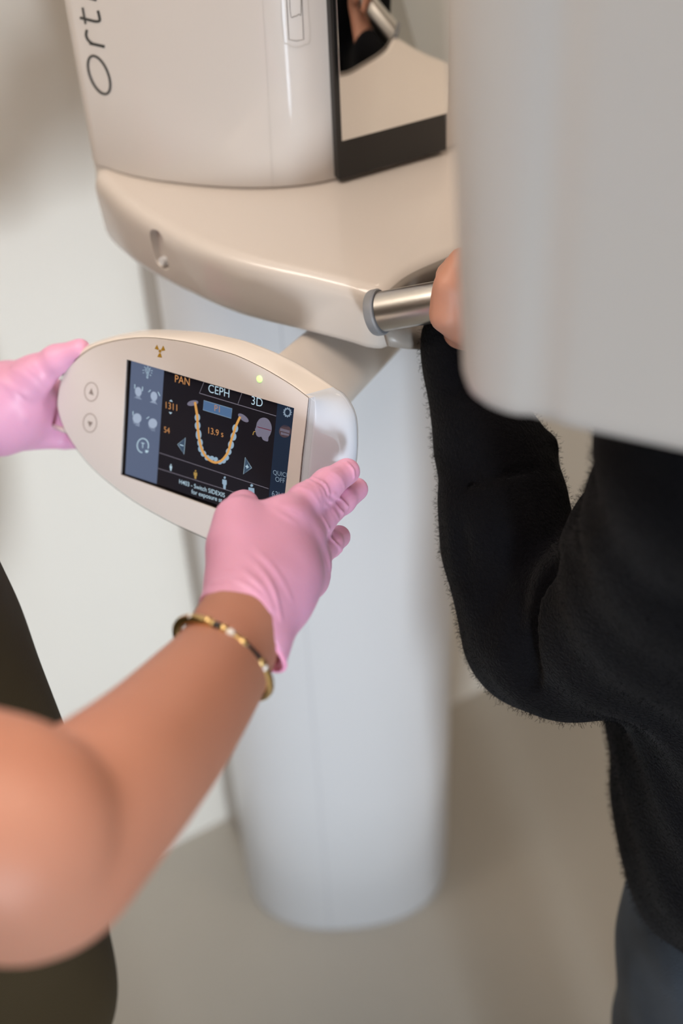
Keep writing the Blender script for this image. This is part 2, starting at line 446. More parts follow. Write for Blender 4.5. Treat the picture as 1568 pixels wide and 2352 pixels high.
# oval screw pocket in the side of the carriage
pk = ray_plane(366, 570, PZ(345, 500, ZT), nrm(np.array([-.75, -.66, 0.0])))
def side_hit(px, py):
    best = None
    poly = np.array(ring_tn(offs(plan, .002), ZT - .02)); v = FW + (px - W / 2) / FPX * RT + (py - H / 2) / FPX * DN
    for i in range(len(poly)):
        a, b = poly[i], poly[(i + 1) % len(poly)]; e = b - a; n = np.cross(e, [0, 0, 1.0])
        den = v @ n
        if abs(den) < 1e-9: continue
        s = ((a - CAM) @ n) / den; h = CAM + v * s; u = ((h - a) @ e) / (e @ e)
        if 0 <= u <= 1 and s > 0 and (best is None or s < best[0]): best = (s, h, nrm(n))
    return best[1], best[2]
pt, pn0 = side_hit(362, 545); pb, _ = side_hit(371, 603)
if pn0 @ (CAM - pt) < 0: pn0 = -pn0
pdir = nrm(pb - pt); pw = np.cross(pdir, pn0)
def slot_ring(r, off, ext=0):
    out = []
    for i in range(32):
        a = 2 * math.pi * i / 32; c = pt if math.sin(a) < 0 else pb
        out.append(c + r * (1.55 * math.cos(a) * pw + math.sin(a) * pdir) + off * pn0)
    return out
cutter = obj('cutter', *loft([slot_ring(.0056, .01), slot_ring(.0056, .0), slot_ring(.0042, -.004)]), M_white, None)
bmod = carriage.modifiers.new('b', 'BOOLEAN'); bmod.object = cutter; bmod.operation = 'DIFFERENCE'; bmod.solver = 'EXACT'
dg = bpy.context.evaluated_depsgraph_get(); me = bpy.data.meshes.new_from_object(carriage.evaluated_get(dg))
carriage.modifiers.clear(); carriage.data = me
bpy.data.objects.remove(cutter)
me.set_sharp_from_angle(angle=math.radians(50))
V, Fc = tube([pb - .004 * pn0, pb + .0002 * pn0 - .001 * pdir], [.0036, .003], 20)
obj('screw', V, Fc, M_whitecool, machine, angle=40)

# grey recess face between the two horns
rf = [p for p in catmull([np.array(q) for q in inner[0:]] + [np.array((0.0, cx_n - .004))] + [np.array((-t, n)) for t, n in reversed(inner)], 8)]
rows = []
for (dz, d) in ((-.0022, .0022), (-.0060, .0048), (-.012, .0056), (-.026, .0050), (-.044, .0030)):
    row = []
    for i, q in enumerate(rf):
        tg = rf[min(i + 1, len(rf) - 1)] - rf[max(i - 1, 0)]; n = np.array([-tg[1], tg[0]]); n /= np.linalg.norm(n)
        if n[1] < 0: n = -n
        row.append(mp(*(q + n * d), ZT + dz))
    rows.append(row)
V, Fc = loft(rows, False, False, closed=False)
fr = obj('recess_panel', V, Fc, mat('grey recess lacquer', srgb(134, 126, 118), 0.35, vary=(6.0, .2, srgb(128, 120, 112))), machine)
sm = fr.modifiers.new('s', 'SOLIDIFY'); sm.thickness = .0016; sm.offset = 0

# column
col = [tn(PZ(*p, ZT)) for p in [(215, 375), (250, 392), (290, 405), (345, 417), (400, 425), (480, 433), (560, 437), (630, 436), (700, 430)]]
ml_t, ml_n = tn(mL)
halfc = [(col[0][0] + .040, col[0][1] - .105), (col[0][0] + .018, col[0][1] - .05)] + col + [(ml_t - .001, ml_n + .0)]
cpl = halfc + [(0, .001)] + [(-t, n) for t, n in reversed(halfc)] + [(.12, -.236), (0, -.24), (-.12, -.236)]
cpl = np.array(resample(catmull([np.array(p) for p in cpl], 8, True), 240))
rr = [ring_tn(offs(cpl, d), z) for z, d in ((ZT - .004, -.0006), (ZT + .0012, -.0006), (ZT + .0013, -.002), (ZT + .0022, -.002), (ZT + .0023, 0), (1.5, 0), (1.9, 0), (2.298, 0), (2.30, -.003))]
obj('column', *loft(rr), M_white, machine, angle=35)
MW = .047                                                          # half width of the mirror
z0m = ZT + .0035
V, Fc = box(mp(0, -.001, (z0m + 1.95) / 2), 2 * MW, .016, 1.95 - z0m, MT, MN, bev=.0015)
bf = obj('mirror_frame', V, Fc, M_black, machine, angle=40)
V, Fc = box(mp(.0018, .0074, (z0m + .0305 + 1.945) / 2), 2 * MW - .0036, .0016, 1.945 - z0m - .0305, MT, MN, bev=.0004)
obj('mirror', V, Fc, M_mirror, bf, angle=40)

# column surface frame (for lettering and slot)
def col_hit(px, py, off=0.0003):
    poly = [mp(a, b, 0) for a, b in cpl]; v = FW + (px - W / 2) / FPX * RT + (py - H / 2) / FPX * DN
    best = None
    for i in range(len(poly)):
        a, b = poly[i], poly[(i + 1) % len(poly)]; e = b - a; n = np.cross(e, [0, 0, 1.0]); den = v @ n
        if abs(den) < 1e-9: continue
        s = ((a - CAM) @ n) / den; h = CAM + v * s; u = ((h - a) @ e)[()] / (e @ e)
        if -1e-6 <= u <= 1 + 1e-6 and s > 0 and (best is None or s < best[0]):
            n = nrm(n); n = n if n @ v < 0 else -n
            best = (s, h + n * off, n)
    return best[1]
def ribbon(path, wpx, hit, closed=False):
    """flat stroke laid on a surface; path in photograph pixels of the surface"""
    pts = [np.array(p, float) for p in path]; L, Rr = [], []; n = len(pts)
    for i, p in enumerate(pts):
        a = pts[(i - 1) % n] if closed else pts[max(i - 1, 0)]; b = pts[(i + 1) % n] if closed else pts[min(i + 1, n - 1)]
        t = (b - a) / (np.linalg.norm(b - a) + 1e-9); q = np.array([-t[1], t[0]]); ww = wpx[i] if hasattr(wpx, '__len__') else wpx
        L.append(hit(*(p + q * ww / 2))); Rr.append(hit(*(p - q * ww / 2)))
    V = L + Rr; Fc = []
    for i in range(n if closed else n - 1):
        j = (i + 1) % n; Fc.append((i, j, n + j, n + i))
    return V, Fc
Opts = [(228 + 23.5 * math.cos(a) * 1.0 + (-10.5) * math.sin(a) * -1, 172 + 43.5 * math.sin(a) + 6 * math.cos(a)) for a in np.linspace(0, 2 * math.pi, 40, endpoint=False)]
strokes = [ribbon(Opts, 5.5, col_hit, True),
           ribbon(catmull([(241, 107), (206, 99)], 4), 6.5, col_hit),
           ribbon(catmull([(214, 101), (203, 92), (198, 80), (200, 68)], 6), 6, col_hit),
           ribbon(catmull([(184, 40.5), (205, 45.5), (220, 49), (229, 47), (228, 36), (225, 24)], 6), 6, col_hit),
           ribbon([(190, 17), (197, 55)], 5, col_hit),
           ribbon([(222, 0), (186, -9), (166, -14)], 6, col_hit),
           ribbon(catmull([(205, -5), (190, -14), (188, -28), (196, -36), (214, -32)], 6), 6, col_hit)]
obj('lettering', *merge(*strokes), M_ink, machine, smooth=False)
# long rounded slot with its inner window, and the fine seams of the cover
sl = [(643, -120), (645, 0), (651, 88), (662, 102), (680, 109), (699, 103), (712, 88), (707, 0), (703, -120)]
obj('slot_rim', *ribbon(catmull(sl, 6), 2.2, lambda x, y: col_hit(x, y, .0006)), M_seamlight, machine, smooth=False)
sl2 = [(656, -120), (658, 0), (663, 90), (680, 94), (697, 90), (693, 0), (690, -120)]
obj('slot_window', *ribbon(sl2, 1.4, lambda x, y: col_hit(x, y, .0006)), M_seam, machine, smooth=False)
sl3 = [(663, -120), (666, 25), (676, 37), (686, 32), (691, 22), (688, -120)]
obj('slot_lens', *ribbon(catmull(sl3, 5), 1.2, lambda x, y: col_hit(x, y, .0006)), M_seam, machine, smooth=False)
obj('cover_seam', *ribbon([(600, -120), (603, 0), (615, 200), (626, 430)], 1.2, lambda x, y: col_hit(x, y, .0004)), M_seamlight, machine, smooth=False)

# handles: steel grips rising from a grey collar at the end of each horn
hc = P(876, 716, .832); hd = nrm(np.array([1.0, -0.40, 0.40]))
def handle(f, name):
    c = f(hc); d = nrm(f(hc + hd) - c)
    V, Fc = tube([c - d * .006, c - d * .0045, c - d * .0008, c + d * .0002], [.0146, .0152, .0152, .0144], 48)
    co = obj('handle_collar', V, Fc, M_grey, machine, angle=35)
    V, Fc = tube([c + d * .001, c + d * .03, c + d * .115, c + d * .119, c + d * .120], [.0131, .0131, .0131, .012, .009], 48)
    obj('handle_grip', V, Fc, M_steel, co, angle=35)
    return c, d
handle(lambda p: p, 'l'); handle(mir, 'r')
# underside of horn: grey keel that closes under the collar
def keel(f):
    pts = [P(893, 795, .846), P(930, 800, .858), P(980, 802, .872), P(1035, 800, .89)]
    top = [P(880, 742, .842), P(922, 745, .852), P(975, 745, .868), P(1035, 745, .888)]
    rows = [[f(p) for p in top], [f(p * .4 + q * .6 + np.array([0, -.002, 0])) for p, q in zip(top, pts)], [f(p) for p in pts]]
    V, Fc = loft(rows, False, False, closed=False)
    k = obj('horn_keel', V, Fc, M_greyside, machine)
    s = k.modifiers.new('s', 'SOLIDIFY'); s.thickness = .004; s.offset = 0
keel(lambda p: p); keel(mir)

# rotating tube housing hanging in the foreground at the right
z0h = P(1300, 1015, .5)[2]
pa_, pb_ = PZ(1130, 975, z0h)[:2], PZ(1568, 1070, z0h)[:2]
hx = (pb_ - pa_) / np.linalg.norm(pb_ - pa_); hy = np.array([-hx[1], hx[0]])     # hy points away from the camera
def hp(a, b): return pa_ + hx * a + hy * b
hprof = []
A0 = -0.021
for (a, b) in [(A0 + .006, .150), (A0, .12), (A0, .035), (A0 + .001, .022), (A0 + .005, .011), (A0 + .012, .004), (A0 + .021, .0008), (A0 + .030, .0), (A0 + .034, .0016), (A0 + .044, .0016), (A0 + .049, .0),
               (.06, 0), (.11, 0), (.155, 0), (.170, .004), (.180, .015), (.182, .05), (.182, .12), (.176, .15)]:
    hprof.append(hp(a, b))
hprof = np.array(resample(catmull(hprof, 5, True), 160))
rr = []
for z, d in ((0, -.016), (.0008, -.010), (.003, -.0055), (.007, -.0018), (.013, 0), (.2, .011), (.6, .014), (.9, .014), (.905, .004)):
    rr.append([np.array([q[0], q[1], z0h + z]) for q in offs(hprof, d)])
housing = obj('tube_housing', *loft(rr), M_house, machine, angle=60)
# overhead arm carrying the housing and column head (above the frame)
V, Fc = box(mp(.03, .15, 2.33), .16, .62, .13, MT, MN, bev=.03)
obj('overhead_arm', V, Fc, M_white, machine, angle=40)

# ------------------------------------------------------------------ control panel
cam_n = np.array([-.596, .237, -.767]); v1c = np.array([-.799, -.271, .537]) * -1; v2c = np.array([-.116, .92, .374])
c2w = lambda v: v[0] * RT + v[1] * DN + v[2] * FW
PN = nrm(c2w(cam_n)); PU = nrm(c2w(v1c)); PU = nrm(PU - (PU @ PN) * PN); PV = np.cross(PN, PU)   # normal, right, up
if PV[2] < 0: PV = -PV
SC = .145 / .2414
PO = P(292, 825, 1.4375 * SC)                                    # corner of the screen opening
def pp(px, py, off=0.0): return ray_plane(px, py, PO + PN * off, PN)
def uv(p): q = p - PO; return np.array([q @ PU, q @ PV])
def fromuv(q, off=0.0): return PO + PU * q[0] + PV * q[1] + PN * off
TK = .034
s0 = [(133.6, 912), (134, 939), (146, 978.6), (166, 1015), (199, 1058), (232, 1091), (282, 1131), (331.6, 1164), (398, 1200.7), (447.7, 1224), (486, 1240.5),
      (535, 1256), (590, 1262), (640, 1248), (684, 1205), (688.6, 1116.6), (695, 1047.7), (703, 982.7), (710.5, 913.8), (672, 885), (615, 850.6), (557, 822), (520, 808.8),
      (464, 794.5), (414.5, 783.6), (348, 776), (298, 778), (249, 787), (205.6, 803.5), (159, 842.6), (141, 876)]
plate_uv = [uv(pp(*p)) for p in s0]
right_u = np.mean([uv(pp(*p))[0] for p in [(688.6, 1116.6), (695, 1047.7), (703, 982.7), (710.5, 913.8)]])
scr_c = [(292, 825), (676.7, 937), (646, 1223), (277.4, 1090)]
scr_uv = [uv(pp(*p)) for p in scr_c]
panel = empty('control_panel', fromuv(np.mean(plate_uv, 0), -TK), 'oval white touchscreen control panel held between two pink gloves', 'control panel')
def filled(name, outer, holes, depth, off, m, parent):
    """flat plate with holes through a filled 2D curve, front face at off"""
    cu = bpy.data.curves.new(name, 'CURVE'); cu.dimensions = '2D'; cu.fill_mode = 'BOTH'; cu.extrude = depth / 2
    for lp in [outer] + holes:
        s = cu.splines.new('POLY'); s.points.add(len(lp) - 1); s.use_cyclic_u = True
        for i, q in enumerate(lp): s.points[i].co = (float(q[0]), float(q[1]), 0, 1)
    t = bpy.data.objects.new(name, cu); scene.collection.objects.link(t)
    g = bpy.context.evaluated_depsgraph_get(); me = bpy.data.meshes.new_from_object(t.evaluated_get(g))
    V = [fromuv((v.co.x, v.co.y), off - depth / 2 + v.co.z) for v in me.vertices]; Fc = [tuple(p.vertices) for p in me.polygons]
    bpy.data.objects.remove(t); bpy.data.meshes.remove(me)
    return obj(name, V, Fc, m, parent, smooth=False)
def refine(lst, n=140):
    return resample(lst, n)
# rounded outline except the square right end
left_curve = catmull([np.array(p) for p in plate_uv[18:] + plate_uv[:14]], 5)
right_edge = [np.array(q) for q in plate_uv[14:19]]
plate_out = list(left_curve) + right_edge[0:-1]
fp = filled('faceplate', [q for q in offs(np.array(plate_out), -.0005)], [[q for q in scr_uv]], .0018, 0.0006, M_plate, panel)
obj('plate_joint', *ribbon([tuple(q) for q in offs(np.array(resample(np.array(plate_out), 300)), .0002)], .00042, lambda a_, b_: fromuv((a_, b_), .0007), True), M_seam, panel, smooth=False)
# shell: front outline continues past the plate into the rounded cap
topR = uv(pp(712, 912)); botR = uv(pp(684, 1207))
cap_top = uv(pp(724, 921)); cap_bot = uv(pp(697, 1196))
S0 = list(left_curve) + [botR, cap_bot + (0, 0), (cap_top + cap_bot) / 2, cap_top]
S0 = S0[1:]
bk = lambda x, y: uv(pp(x, y, -TK * .62))
outer_px = [(771.7, 902), (729.6, 873.6), (672, 837), (615, 808.5), (557, 785.6), (520, 776), (464, 764.7), (414.5, 759.7), (348, 757), (298, 763), (249, 776), (207, 796)]
S1_top = [bk(*p) for p in outer_px]
low = [np.array(q) for q in plate_uv[28:] + plate_uv[:14]]
lowo = offs(np.array(low), 0)  # placeholder, pushed outwards below
cen = np.mean(plate_uv, 0)
low_push = [q + (q - cen) / np.linalg.norm(q - cen) * .0012 for q in low][1:]
cap_px = [(783, 1120), (806, 1085), (812, 1044), (813, 1013), (812, 982.7), (808, 956), (798.5, 933), (783, 910)]
S1_cap = [bk(*p) for p in cap_px]
S1 = S1_top + low_push + [bk(722, 1215), bk(760, 1165)] + S1_cap
n_s = 220
# both loops start at the upper right corner and run counter clockwise (over the top to the left)
i0 = 0
def loop_start(L, key):
    L = list(L); k = int(np.argmin([np.linalg.norm(np.array(q) - key) for q in L])); return L[k:] + L[:k]
S0r = loop_start(S0, topR)
cent = np.mean(S1, 0)
def polar(L, n):
    L = np.array(resample(catmull([np.array(q) for q in L], 4, True), 1200)); a = np.unwrap(np.arctan2(L[:, 1] - cent[1], L[:, 0] - cent[0]))
    if a[-1] < a[0]: L = L[::-1]; a = a[::-1]
    tgt = np.linspace(a[0], a[0] + 2 * math.pi, n, endpoint=False)
    aa = np.r_[a, a + 2 * math.pi]; LL = np.vstack([L, L]); o = np.argsort(aa)
    base = np.linspace(0, 2 * math.pi, n, endpoint=False); out = []
    for b in base:
        t = a[0] + ((b - a[0]) % (2 * math.pi))
        out.append([np.interp(t, aa[o], LL[o, 0]), np.interp(t, aa[o], LL[o, 1])])
    return np.array(out)
# denser where the cap bends: plain angular sampling is enough for this outline
Q0 = polar(S0, n_s); Q1 = polar(S1, n_s)
rings = []; rings.append([fromuv(q, -.0005) for q in (Q0 + (cent - Q0) * .06)])
CAPS = [0, .02, .05, .09, .2, .35, .5, .65, .8, .92, 1.0]
_s = np.linspace(0, 1, 401); _ang = np.interp(_s, [0, .05, .09, .8, 1.0], [0, 26, 38, 47, 68]); _g = np.r_[0, np.cumsum(np.tan(np.radians((_ang[1:] + _ang[:-1]) / 2)))]; _g /= _g[-1]
CAPG = np.interp(CAPS, _s, _g)
for k in range(0, 11):
    a = (math.pi / 2) * k / 10
    row = []
    for q0, q1 in zip(Q0, Q1):
        wq = min(max((q0[0] - right_u + .004) / .004, 0), 1); wq = wq * wq * (3 - 2 * wq); sk = CAPS[k]; gk = CAPG[k]
        row.append(fromuv(q0 + (q1 - q0) * (math.sin(a) * (1 - wq) + sk * wq), -TK * .62 * ((1 - math.cos(a)) * (1 - wq) + gk * wq)))
    rings.append(row)
rings.append([fromuv(q1, -TK * .62 - .0006) for q1 in Q1])
rings.append([fromuv(q1 + (cent - q1) * .012, -TK * .64) for q1 in Q1])
rings.append([fromuv(q1 + (cent - q1) * .005, -TK * .68) for q1 in Q1])
for k in range(1, 7):
    a = (math.pi / 2) * k / 6
    rings.append([fromuv(q1 + (cent - q1) * (.005 + .14 * (1 - math.cos(a))), -TK * .68 - .012 * math.sin(a)) for q1 in Q1])
V, Fc = loft(rings, False, True)
capF, shF = [], []
for f in Fc:
    cu_ = np.mean([uv(np.array(V[i]))[0] for i in f])
    (capF if (cu_ > right_u + .0005 and len(f) == 4) else shF).append(f)
sh = obj('shell', V, shF, M_shell, panel, angle=60)
def compact(V, Fc):
    ids = sorted({i for f in Fc for i in f}); mpx = {i: k for k, i in enumerate(ids)}
    return [V[i] for i in ids], [tuple(mpx[i] for i in f) for f in Fc]
V2, F2 = compact(V, capF)
# front filling strip of the cap next to the plate seam
obj('end_cap', V2, F2, M_cap, panel, angle=60)
capfront = [q for q in [cap_top, topR + (.0006, 0), botR + (.0006, 0), cap_bot]]
filled('cap_front', [topR + (.0006, -.0006), cap_top + (-.0002, -.0006), (cap_top + cap_bot) / 2 , cap_bot + (-.0002, .0006), botR + (.0006, .0006)], [], .002, .0001, M_cap, panel)

# the display, sunk 2 mm under the plate
DEP = .0021
well = [fromuv(q, 0) for q in scr_uv] + [fromuv(q, -.0045) for q in scr_uv]
V, Fc = loft([well[:4], well[4:]], False, False)
M_well = mat('dark display well', srgb(34, 28, 26), 0.4, bump=(100, .05, .0003))
obj('screen_well', V, Fc, M_well, panel, smooth=False)
def disp_pt(zx, zy, lift=0.0):
    """point on the display given in the coordinates of the enlarged detail (260,790)+0.2806"""
    return pp(260 + zx * 440 / 1568, 790 + zy * 440 / 1568, -DEP + lift)
def em(name, r, g, b, s=1.0, rough=.3, base=(.01, .01, .012, 1)):
    return mat(name, base, rough, spec=.3, emit=srgb(r, g, b), estr=s, vary=(30, .1, base))
ES = .85
bgc = [disp_pt(*p) for p in [(98, 105), (1560, 480), (1480, 1560), (60, 1078)]]
M_disp = mat('display glass', (.012, .012, .016, 1), .12, coat=.4, emit=srgb(24, 22, 30), estr=.5, vary=(20, .3, (.02, .014, .012, 1)))
display = obj('display', *loft([[disp_pt(*p, 0) for p in [(148, 120), (1560, 515), (1480, 1530), (98, 1060)]],
                                [disp_pt(*p, -.001) for p in [(148, 120), (1560, 515), (1480, 1530), (98, 1060)]]]), M_disp, panel, smooth=False)
def poly(name, pts, m, lift=.0001):
    V = [disp_pt(x, y, lift) for x, y in pts]
    return V, [tuple(range(len(V)))]
def sline(pts, wz, lift=.00018, closed=False):
    hit = lambda x, y: disp_pt(x, y, lift)
    return ribbon(pts, wz, hit, closed)
def ell(cx, cy, a, b, rot=0, n=20):
    r = math.radians(rot)
    return [(cx + a * math.cos(t) * math.cos(r) - b * math.sin(t) * math.sin(r), cy + a * math.cos(t) * math.sin(r) + b * math.sin(t) * math.cos(r)) for t in np.linspace(0, 2 * math.pi, n, endpoint=False)]
M_side = em('screen slate column', 92, 104, 130, .9); M_nav = em('screen navy column', 28, 42, 62, .8)
M_ora = em('screen amber', 214, 150, 92, .9); M_pale = em('screen pale blue', 186, 212, 226, .95); M_dim = em('screen dim lettering', 132, 150, 168, .9)
M_line = em('screen line', 128, 122, 134, .9); M_btnb = em('screen blue button', 84, 116, 156, .8); M_tri = em('screen triangle fill', 62, 82, 104, .8)
M_tooth = em('screen tooth', 150, 176, 196, .9); M_arch = em('screen arch', 214, 156, 84, .95); M_head = em('screen grey head', 122, 118, 136, .85)
M_headi = em('screen pale head', 168, 182, 204, .9); M_lip = em('screen lips', 96, 74, 76, .8); M_red = em('screen red line', 110, 32, 52, .8)
M_ambfig = em('screen ochre figure', 176, 142, 74, .9); M_minus = em('screen dull amber', 190, 140, 100, .9)
dsp = display
obj('side_menu', *poly('', [(148, 136), (416, 209), (355, 1146), (98, 1062)], M_side), M_side, dsp, smooth=False)
obj('settings_menu', *poly('', [(1345, 470), (1560, 530), (1480, 1530), (1262, 1500), (1268, 1300)], M_nav), M_nav, dsp, smooth=False)
obj('tab_line', *merge(sline([(705, 403), (1332, 590)], 5), sline([(705, 403), (742, 312)], 3), sline([(1020, 490), (1052, 402)], 3)), M_line, dsp, smooth=False)
obj('divider_line', *sline([(375, 890), (1270, 1185)], 4), M_line, dsp, smooth=False)
obj('divider_line', *sline([(365, 1018), (1268, 1302)], 4), M_line, dsp, smooth=False)
obj('program_button', *poly('', [(740, 462), (972, 530), (965, 610), (735, 540)], M_btnb), M_btnb, dsp, smooth=False)
obj('button_outline', *sline([(740, 462), (972, 530), (965, 610), (735, 540)], 3, .0002, True), M_tooth, dsp, smooth=False)
for nm, pts, sg in (('minus_arrow', [(590, 768), (527, 822), (578, 903)], [[(545, 824), (574, 834)]]),
                    ('plus_arrow', [(1080, 928), (1132, 1015), (1065, 1065)], [[(1082, 1001), (1108, 1009)], [(1096, 990), (1094, 1020)]])):
    a = obj(nm, *poly('', pts, M_tri), M_tri, dsp, smooth=False)
    obj('arrow_outline', *merge(sline(pts, 3, .0002, True), *[sline(s, 7, .0002) for s in sg]), M_pale, a, smooth=False)
arch = [(668, 475), (680, 545), (688, 600), (690, 660), (697, 735), (708, 805), (728, 870), (765, 930), (810, 963), (850, 970), (890, 950), (930, 900), (950, 850), (965, 790), (985, 730), (1002, 675), (1038, 595)]
teeth = [(688, 602, 22, 32), (690, 668, 23, 34), (698, 742, 23, 42), (710, 808, 22, 32), (716, 858, 22, 28), (738, 898, 22, 24), (770, 932, 22, 22), (806, 936, 20, 20), (838, 944, 18, 18), (872, 968, 20, 18), (902, 958, 20, 20), (925, 930, 22, 24), (944, 882, 23, 28), (963, 826, 24, 34), (983, 758, 24, 34), (998, 692, 24, 34)]
jaw = obj('jaw_diagram', *sline(catmull(arch, 5), 19, .0003), M_arch, dsp, smooth=False)
obj('teeth', *merge(*[poly('', ell(x, y, a, b, 0), None, .00015) for x, y, a, b in teeth]), M_tooth, jaw, smooth=False)
obj('jaw_joint', *poly('', ell(650, 484, 46, 22, -12), None, .00022), M_head, jaw, smooth=False)
obj('jaw_joint', *poly('', ell(1064, 605, 52, 22, 38), None, .00022), M_head, jaw, smooth=False)
prof = [(1178, 640), (1200, 612), (1235, 603), (1270, 620), (1292, 660), (1296, 700), (1285, 740), (1270, 765), (1264, 798), (1225, 785), (1212, 760), (1190, 762), (1172, 748), (1166, 726), (1160, 700), (1168, 682), (1172, 660)]
hd_ = obj('head_profile', *poly('', catmull(prof, 3, True), None), M_head, dsp, smooth=False)
obj('bite_line', *merge(sline([(1178, 678), (1290, 708)], 6, .0002)), M_red, hd_, smooth=False)
obj('bite_hook', *sline(catmull([(1164, 716), (1150, 720), (1142, 745)], 5), 6, .0002), M_ambfig, hd_, smooth=False)
gear = []
for i in range(48):
    a = 2 * math.pi * i / 48; r = 37 if (i % 4) < 2 else 30
    gear.append((1425 + r * math.cos(a) * .93, 560 + r * 1.1 * math.sin(a)))
gr = obj('gear_icon', *sline(ell(1425, 560, 25, 30, 0, 40), 12, .0002, True), M_dim, dsp, smooth=False)
obj('gear_teeth', *merge(*[sline([(1425 + 27 * math.cos(a), 560 + 32 * math.sin(a)), (1425 + 36 * math.cos(a), 560 + 42 * math.sin(a))], 8, .0002) for a in np.linspace(0, 2 * math.pi, 12, endpoint=False)]), M_dim, gr, smooth=False)
lp = obj('lips_icon', *poly('', ell(1405, 715, 50, 52, 8), None), M_lip, dsp, smooth=False)
obj('lips_teeth', *merge(*[sline([(1372 + 11 * i, 690 + 3 * i), (1371 + 11 * i, 712 + 3 * i)], 8, .0002) for i in range(7)], *[sline([(1376 + 11 * i, 722 + 3 * i), (1376 + 11 * i, 742 + 2 * i)], 8, .0002) for i in range(6)]), M_head, lp, smooth=False)
# menu icons
bulb = obj('bulb_icon', *merge(poly('', ell(280, 215, 22, 25), None), poly('', [(266, 228), (294, 234), (287, 262), (271, 258)], None), poly('', [(270, 262), (287, 266), (284, 284), (273, 282)], None)), M_pale, dsp, smooth=False)
rays = [((254, 186), (262, 196)), ((283, 178), (283, 192)), ((306, 196), (298, 203)), ((310, 236), (318, 240)), ((300, 250), (308, 262)), ((240, 214), (252, 216)), ((242, 238), (252, 234)), ((308, 218), (322, 220))]
obj('bulb_rays', *merge(*[sline(r, 4, .0002) for r in rays]), M_pale, bulb, smooth=False)
def head_front(cx, cy):
    return [(cx - 16, cy + 20), (cx - 14, cy + 32), (cx - 34, cy + 42), (cx + 32, cy + 62), (cx + 15, cy + 44), (cx + 16, cy + 26)], ell(cx + 1, cy - 6, 27, 38, -8, 24)
def head_side(cx, cy):
    return [(cx - 34, cy + 8), (cx - 30, cy + 34), (cx - 14, cy + 42), (cx - 12, cy + 52), (cx + 20, cy + 60), (cx + 20, cy + 30), (cx + 10, cy)], ell(cx + 1, cy - 8, 36, 40, -8, 24)
for nm, pts, bars in (('temple_support_icon', head_front(204, 396), [((176, 330), (176, 366)), ((240, 350), (238, 386))]),
                      ('open_support_icon', head_front(332, 434), [((288, 394), (306, 376)), ((366, 392), (382, 426))]),
                      ('forehead_support_icon', head_side(194, 616), [((162, 550), (161, 584))]),
                      ('tilted_support_icon', head_side(322, 658), [((272, 612), (294, 596))])):
    ic = obj(nm, *merge(*[poly('', q, None, .0001 + .00004 * n_) for n_, q in enumerate(pts)]), M_headi, dsp, smooth=False)
    obj('support_bars', *merge(*[sline(b, 6, .0002) for b in bars]), M_pale, ic, smooth=False)
tt = [(242 + 46 * math.cos(a), 832 + 58 * math.sin(a)) for a in np.linspace(math.radians(90 + 5), math.radians(360 + 25), 30)]
ti = obj('test_icon', *merge(sline(tt, 8), sline([(228, 808), (256, 815)], 6), sline([(242, 812), (240, 852)], 6), poly('', [(262, 868), (290, 872), (280, 892), (262, 888)], None, .0002)), M_pale, dsp, smooth=False)
def figure(cx, cy, s, wd):
    return merge(poly('', ell(cx + 2 * s, cy - 44 * s, 9 * wd, 11 * s, 0, 10), None),
                 poly('', [(cx - 18 * wd, cy - 30 * s), (cx + 18 * wd, cy - 22 * s), (cx + 19 * wd, cy + 18 * s), (cx + 12 * wd, cy + 18 * s), (cx + 9 * wd, cy + 58 * s), (cx - 10 * wd, cy + 54 * s), (cx - 11 * wd, cy + 14 * s), (cx - 19 * wd, cy + 8 * s)], None))
for x, y, s, wd, m in ((471, 1010, .5, .5, M_pale), (672, 1068, .65, .75, M_ambfig), (910, 1136, .95, .95, M_tooth), (1130, 1205, 1.05, 1.3, M_tooth)):
    obj('patient_size_icon', *figure(x, y, s, wd), m, dsp, smooth=False)
obj('height_arrows', *merge(poly('', [(458, 468), (486, 474), (474, 456)], None), poly('', [(454, 556), (482, 562), (468, 575)], None)), M_pale, dsp, smooth=False)
def text(name, s, L, R, m, parent, bold=0.0, hz=None):
    """screen lettering: baseline from L to R in the enlarged-detail coordinates"""
    cu = bpy.data.curves.new(name, 'FONT'); cu.body = s; cu.size = 1; cu.offset = bold - .006
    t = bpy.data.objects.new(name, cu); scene.collection.objects.link(t)
    g = bpy.context.evaluated_depsgraph_get(); me = bpy.data.meshes.new_from_object(t.evaluated_get(g))
    co = np.array([v.co for v in me.vertices]); Fc = [tuple(p.vertices) for p in me.polygons]
    bpy.data.objects.remove(t); bpy.data.meshes.remove(me)
    x0, x1 = co[:, 0].min(), co[:, 0].max()
    A, B = disp_pt(*L, .0002), disp_pt(*R, .0002); e = B - A; sc = np.linalg.norm(e) / (x1 - x0); e = nrm(e); n = nrm(np.cross(PN, e))
    if n @ PV < 0: n = -n
    sy = sc if hz is None else hz
    V = [A + e * (c[0] - x0) * sc + n * c[1] * sy for c in co]
    return obj(name, V, Fc, m, parent, smooth=False)
text('tab_text', 'PAN', (505, 312), (624, 343), M_ora, dsp)
text('tab_text', 'CEPH', (778, 394), (948, 440), M_pale, dsp)
text('tab_text', '3D', (1130, 494), (1220, 518), M_pale, dsp)
text('value_text', '1311', (430, 526), (522, 549), M_ora, dsp)
text('value_text', '54', (415, 722), (462, 734), M_ora, dsp)
text('button_text', 'P1', (828, 549), (870, 560), M_minus, dsp)
text('value_text', '13.9 s', (778, 732), (900, 764), M_ora, dsp)
text('message_text', 'H403 - Switch SIDEXIS', (540, 1142), (912, 1257), M_pale, dsp, .008)
text('message_text', 'for exposure st', (640, 1224), (890, 1298), M_pale, dsp, .008)
text('menu_text', 'QUICK', (1308, 1067), (1442, 1097), M_dim, dsp)
text('menu_text', 'OFF', (1326, 1124), (1404, 1142), M_dim, dsp)
